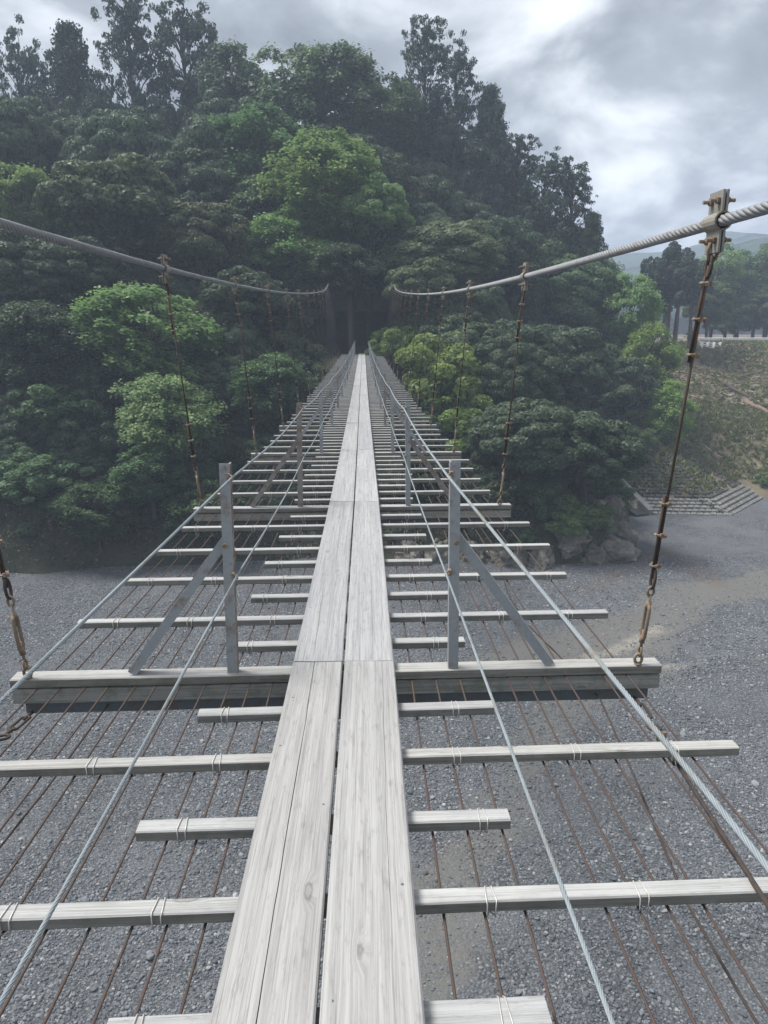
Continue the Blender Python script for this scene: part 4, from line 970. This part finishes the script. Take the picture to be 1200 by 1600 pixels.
# handrail posts, braces and wires
PH, PX = .955, .50
def angle_post(lean):
    mb = MB(); a, tck = .045, .006
    prof = [(-a / 2, -a / 2), (a / 2, -a / 2), (a / 2, a / 2), (a / 2 - tck, a / 2), (a / 2 - tck, -a / 2 + tck), (-a / 2, -a / 2 + tck)]
    V = [(x, y, 0) for x, y in prof] + [(x + lean, y, PH) for x, y in prof]; n = 6
    mb.add(V, [(i, (i + 1) % n, n + (i + 1) % n, n + i) for i in range(n)] + [(3, 2, 1, 4), (0, 5, 4, 1), (9, 10, 7, 8), (6, 7, 10, 11)])
    return mb
for k in range(1, NB + 1):
    y = beam_y(k)
    for sgn in (-1, 1):
        b0 = deck_pt(y + .02 + sgn * PX * SKEW, sgn * PX, -PL_T)
        if sgn < 0:
            mb = angle_post(.012)
        else:
            mb = angle_post(.012); mb.v = [(-vx, vy, vz) for vx, vy, vz in mb.v]; mb.f = [tuple(reversed(f)) for f in mb.f]
        po = mb.build('handrail_post', 'galvanised_worn' if (k * 2 + sgn) % 3 == 0 and k > 1 else 'galvanised', bridge, loc=b0)
        if sgn < 0 or k % 3 == 0:      # rusted flange
            po.data.materials.append(M['rusted_flange'])
            for pl in po.data.polygons: pl.material_index = 1 if abs(pl.normal.x) > .7 else 0
        MB().tube([(0, -.032, .60), (0, -.040, .60)], .012, 6).build('bolt', 'rusty_clamp', po)
        for zz in (PH - .05, PH * .49):
            MB().tube([(-sgn * .022, -.034, zz + .01), (-sgn * .045, -.045, zz), (-sgn * .045, -.03, zz - .016), (-sgn * .02, -.034, zz - .012)], .006, 5).tube([(-sgn * .03, -.05, zz + .006), (-sgn * .03, -.02, zz + .006)], .007, 6).build('wire_clamp', 'rusty_clamp', po)
        # brace running out and down to the beam
        p0 = b0 + Vector((sgn * .002, .034, .62)); p1 = deck_pt(y + .01 + sgn * .95 * SKEW, sgn * .95, -PL_T + .002); d = (p1 - p0).normalized(); n_ = Vector((0, 1, 0)); u_ = d.cross(n_)
        hw = .021; V = []
        for p in (p0, p1): V += [p - u_ * hw - n_ * .003, p + u_ * hw - n_ * .003, p + u_ * hw + n_ * .003, p - u_ * hw + n_ * .003]
        bm_ = MB().add(V, [(0, 1, 5, 4), (1, 2, 6, 5), (2, 3, 7, 6), (3, 0, 4, 7), (3, 2, 1, 0), (4, 5, 6, 7)])
        e2 = -u_ * hw + n_ * .003; V = []
        for p in (p0, p1): V += [p + u_ * hw, p + u_ * (hw - .006), p + u_ * (hw - .006) + n_ * .05, p + u_ * hw + n_ * .05]
        bm_.add(V, [(0, 1, 5, 4), (1, 2, 6, 5), (2, 3, 7, 6), (3, 0, 4, 7), (3, 2, 1, 0), (4, 5, 6, 7)])
        bm_.build('brace', 'galvanised_worn' if (k + sgn) % 2 else 'galvanised', bridge)
for sgn in (-1, 1):
    for hz, rr_ in ((PH - .055, .0054 if sgn < 0 else .0062), (PH * .49, .0048)):
        near, far = [], []
        for i in range((K0) * 4, NB * 4 + 1):
            kk = i / 4; y = beam_y(kk); ph = (i % 4) / 4; sag = .03 * math.sin(math.pi * ph)
            p = deck_pt(y - .03, sgn * (PX - .047), hz - PL_T - sag)
            if kk < 1:      # the rails run down and out to the beam ends behind
                f_ = (1 - kk) / 2; a_ = deck_pt(Y1 - .03, sgn * (PX - .047), hz - PL_T); b_ = deck_pt(beam_y(-1), sgn * (1.42 if hz > .6 else .62), -.03 if hz > .6 else .10); p = a_.lerp(b_, f_)
            (near if kk <= 3 else far).append(p)
            if abs(kk - 3) < 1e-6: far.insert(0, p)
        MB().rope(near, rr_, .085, 6, 4, 8).tube(far, rr_ * .95, 6).build('handrail_wire', 'rail_wire', bridge, True)

# main cables
CZ_R = [(-16, 1.35), (-9, .78), (-4, .50), (0, .415), (3.08, .432), (6.65, .485), (10.2, .585), (13.8, .70), (17.3, .85), (20.9, 1.01), (28, 1.40), (36, 1.90), (44, 2.48), (50, 2.95), (55.2, 3.42)]
CZ_L = [(-16, 1.45), (-9, .90), (-4, .60), (0, .50), (3.08, .50), (6.65, .56), (10.2, .622), (13.8, .73), (17.3, .87), (20.9, 1.02), (28, 1.40), (36, 1.90), (44, 2.50), (50, 2.98), (55.2, 3.46)]
CX_R = [(-16, 1.75), (0, 1.55), (3.08, 1.508), (6.65, 1.50), (13.8, 1.52), (28, 1.60), (40, 1.74), (55.2, 2.0)]
CX_L = [(-16, -1.85), (0, -1.66), (3.08, -1.63), (6.65, -1.61), (13.8, -1.645), (28, -1.77), (40, -1.98), (55.2, -2.42)]
def smooth_interp(tab):
    x = np.array([a for a, _ in tab]); y = np.array([b for _, b in tab]); c = np.polyfit(x, y, 6); return lambda q: float(np.polyval(c, q))
cz = {1: smooth_interp(CZ_R), -1: smooth_interp(CZ_L)}; cxx = {1: smooth_interp(CX_R), -1: smooth_interp(CX_L)}
def cable_pt(sgn, y): return Vector((cxx[sgn](y), y, 12.4 + cz[sgn](y)))
RC = .0235
cables = {}
for sgn in (-1, 1):
    near = [cable_pt(sgn, y) for y in np.arange(-3, 22.01, .25)]; far = [cable_pt(sgn, y) for y in np.arange(22, 55.3, .5)]; back = [cable_pt(sgn, y) for y in np.arange(-16, -2.9, .5)]
    cables[sgn] = MB().rope(near, RC, .26, 6, 6, 12).tube(far, RC * .98, 8).tube(back, RC * .98, 8).build('main_cable', 'cable_steel', bridge, True)

# hangers: clamp plates, shackle, looped rope with clips, turnbuckle, eye bolt
def ring(c, ax, ux, ra, rb, r, mb, n=14, seg=6, arc=(0, 2 * math.pi)):
    full = abs(arc[1] - arc[0] - 2 * math.pi) < 1e-6; m_ = n if full else n + 1
    pts = [c + ax * ra * math.cos(arc[0] + (arc[1] - arc[0]) * i / n) + ux * rb * math.sin(arc[0] + (arc[1] - arc[0]) * i / n) for i in range(m_)]
    mb.tube(pts, r, seg, closed=full)
def clip_mb(mb, c, d, s, w=.020):
    """a U-bolt rope clip: saddle block, U bolt, two nuts"""
    s = s.normalized(); t_ = d.cross(s).normalized(); Rm = Matrix((s, t_, d)).transposed()
    mb.box(c - t_ * .006, (w * 2, .016, .018), Rm)
    pts = [c + s * w * .75 - t_ * .022, c + s * w * .75 + t_ * .006, c + s * w * .4 + t_ * .018, c - s * w * .4 + t_ * .018, c - s * w * .75 + t_ * .006, c - s * w * .75 - t_ * .022]
    mb.tube(pts, .0052, 6)
    for q in (-1, 1): mb.tube([c + s * q * w * .75 - t_ * .013, c + s * q * w * .75 - t_ * .024], .0095, 6)
for k in range(K0, NB):
    y = beam_y(k)
    for sgn in (-1, 1):
        T = cable_pt(sgn, y + .02); Bm = deck_pt(y + sgn * 1.38 * SKEW, sgn * 1.38 - .02, -PL_T)
        X, Yv, Zv = Vector((1, 0, 0)), Vector((0, 1, 0)), Vector((0, 0, 1))
        d = (T - Bm).normalized(); s = Yv; sx = d.cross(s).normalized()
        top = T - d * .135; eye = Bm + d * .045
        ln = (top - eye).length
        tb_top = eye + d * .30; lo_eye = eye + d * .335; up_eye = top
        near_k = k <= 2
        h = MB()
        # rope body and the two doubled-back tails
        h.tube([up_eye - d * .03, lo_eye + d * .04], .0068, 7)
        tail = min(.34, ln * .22)
        for e, sg in ((up_eye, -1), (lo_eye, 1)):
            ring(e + d * sg * .035, d, s, .045, .022, .0075, h, 12, 5)
            h.tube([e + d * sg * .07 + sx * .008, e + d * sg * (.08 + tail) + sx * .014], .0062, 6)
        ho = h.build('hanger', 'rope_dark', bridge, True)
        # plates hugging the cable
        ct = (cable_pt(sgn, y + .1) - cable_pt(sgn, y - .1)).normalized(); side = ct.cross(Zv).normalized(); upv = side.cross(ct).normalized(); Rm = Matrix((ct, side, upv)).transposed()
        pm_ = MB()
        for q in (-1, 1):
            pm_.box(T + side * q * .0075 + upv * .072, (.115, .009, .085), Rm); pm_.box(T + side * q * .0075 - upv * .074, (.115, .009, .088), Rm)
            arc = [T + (side * q * math.cos(a_) + upv * math.sin(a_)) * (RC + .006) for a_ in np.linspace(-math.pi / 2, math.pi / 2, 9)]
            V = []; Fc = []
            for i, p in enumerate(arc):
                rdir = (p - T).normalized()
                for ee in (-.0575, .0575):
                    for th in (0, .007): V.append(p + ct * ee + rdir * th)
            for i in range(8):
                o_ = i * 4; n4 = o_ + 4
                Fc += [(o_ + 1, n4 + 1, n4 + 3, o_ + 3), (o_, o_ + 2, n4 + 2, n4), (o_, n4, n4 + 1, o_ + 1), (o_ + 2, o_ + 3, n4 + 3, n4 + 2)]
            pm_.add(V, Fc)
        pm_.build('cable_clamp', 'clamp_plate', ho)
        for a_ in (-.03, .03):
            for vz in (.078, -.07):
                c = T + ct * a_ + upv * vz
                MB().tube([c - side * .05, c + side * .05], .0075, 7).tube([c - side * .026, c - side * .013], .0145, 6).tube([c + side * .013, c + side * .026], .0145, 6).build('bolt', 'rusty_clamp', ho)
        sk = MB(); c0 = T - upv * .078
        sk.tube([c0 - side * .018 - upv * .0, c0 - side * .022 - d * .03, c0 - side * .014 - d * .062, c0 - d * .072, c0 + side * .014 - d * .062, c0 + side * .022 - d * .03, c0 + side * .018], .0075, 6)
        sk.build('shackle', 'turnbuckle', ho, True)
        for i in range(3):
            for e, sg in ((up_eye, -1), (lo_eye, 1)):
                cm = MB(); clip_mb(cm, e + d * sg * (.10 + i * tail * .42) + sx * .006, d, s if i % 2 else (s + sx * .5)); cm.build('rope_clip', 'rusty_clamp', ho)
        tb = MB()
        a0, a1 = eye + d * .075, eye + d * .25
        for q in (-1, 1): tb.tube([a0 + s * q * .006, a0 + s * q * .019 + d * .02, a1 + s * q * .019 - d * .02, a1 + s * q * .006], .0085, 6)
        tb.tube([a0 - d * .012, a0 + d * .02], .013, 8).tube([a1 - d * .02, a1 + d * .012], .013, 8).tube([eye + d * .03, a0 + d * .05], .007, 6).tube([a1 - d * .05, tb_top], .007, 6)
        ring(eye + d * .018, d, s, .022, .014, .006, tb); ring(tb_top + d * .012, d, sx, .022, .014, .006, tb)
        tb.build('turnbuckle', 'turnbuckle', ho, True)
        eb = MB(); ring(Bm + Zv * .026, Zv, sx, .024, .017, .0075, eb); eb.tube([Bm - Zv * .004, Bm + Zv * .006], .017, 8); eb.build('eye_bolt', 'rusty_clamp', ho, True)

# storm guys leaving the beam ends
for sgn, tgt in ((1, at_y(1170, 1368, 1.72)), (-1, at_y(-160, 1290, 1.9))):
    a = deck_pt(beam_y(1) + sgn * 1.4 * SKEW, sgn * 1.38 - .02, -PL_T - .17); tgt = Vector(tgt); d = (tgt - a).normalized(); s = d.cross(Vector((0, 0, 1))).normalized()
    end = a + d * 9.0; g = MB().tube([a + d * .42, end], .0075, 6).tube([a + d * .46, a + d * .72 + s * .012], .007, 6).build('storm_guy', 'rope_dark', bridge, True)
    tb = MB()
    for q in (-1, 1): tb.tube([a + d * .07, a + d * .09 + s * q * .018, a + d * .25 + s * q * .018, a + d * .27], .0065, 6)
    tb.tube([a, a + d * .11], .008, 6).tube([a + d * .24, a + d * .33], .008, 6); ring(a + d * .365, d, s, .032, .026, .006, tb); tb.build('turnbuckle', 'rope_dark', g, True)
    for i in range(3): cm = MB(); clip_mb(cm, a + d * (.47 + i * .09), d, s); cm.build('rope_clip', 'rusty_clamp', g)

# --- concrete tower with two arched openings where the bridge lands
tower = empty('bridge_tower', (-.2, 55.2, 10.7), 'dark concrete bridge tower with two arched openings at the far end', 'tower')
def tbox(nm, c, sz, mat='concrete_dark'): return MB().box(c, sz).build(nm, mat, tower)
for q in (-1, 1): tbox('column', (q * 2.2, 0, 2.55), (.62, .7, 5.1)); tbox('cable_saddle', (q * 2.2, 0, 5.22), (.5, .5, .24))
def arch_panel():
    mb = MB(); x0, x1, z0, z1 = -1.89, 1.89, 3.35, 5.0; ops = [(-.62, .36), (.52, .36)]; spring, yb = 4.25, .25
    def strip(xa, xb, za, zb): mb.box(((xa + xb) / 2, 0, (za + zb) / 2), (xb - xa, .5, zb - za))
    strip(x0, ops[0][0] - .36, z0, z1); strip(ops[0][0] + .36, ops[1][0] - .36, z0, z1); strip(ops[1][0] + .36, x1, z0, z1)
    for c, r in ops:
        n = 10; ang = [math.pi * i / n for i in range(n + 1)]
        for a, b_ in zip(ang, ang[1:]):
            p, q = (c + r * math.cos(a), spring + r * math.sin(a)), (c + r * math.cos(b_), spring + r * math.sin(b_))
            V = [(p[0], -yb, p[1]), (q[0], -yb, q[1]), (q[0], -yb, z1), (p[0], -yb, z1), (p[0], yb, p[1]), (q[0], yb, q[1]), (q[0], yb, z1), (p[0], yb, z1)]
            mb.add(V, [(0, 3, 2, 1), (4, 5, 6, 7), (0, 1, 5, 4), (3, 7, 6, 2)])
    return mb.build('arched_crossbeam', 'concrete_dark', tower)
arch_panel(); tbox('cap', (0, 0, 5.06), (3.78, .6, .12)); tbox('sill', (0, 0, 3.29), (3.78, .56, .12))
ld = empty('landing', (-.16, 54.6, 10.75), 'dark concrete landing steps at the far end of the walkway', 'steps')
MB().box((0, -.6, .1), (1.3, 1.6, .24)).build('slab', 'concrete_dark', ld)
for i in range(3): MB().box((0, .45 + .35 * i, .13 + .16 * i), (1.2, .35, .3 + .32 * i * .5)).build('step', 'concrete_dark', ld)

# ------------------------------------------------------------------ haze in the valley air
hz = MB().box((150, 330, 47), (1300, 860, 96)).build('haze', None); tag(hz, 'thin bluish haze filling the valley air', 'haze', kind='stuff')
m = bpy.data.materials.new('haze'); m.use_nodes = True; t = m.node_tree; t.nodes.remove(t.nodes['Principled BSDF'])
pv = N(t, 'ShaderNodeVolumePrincipled'); pv.inputs['Color'].default_value = (.70, .81, 1.0, 1); pv.inputs['Density'].default_value = .0013; pv.inputs['Anisotropy'].default_value = .0
t.links.new(pv.outputs[0], t.nodes['Material Output'].inputs['Volume']); hz.data.materials.append(m)
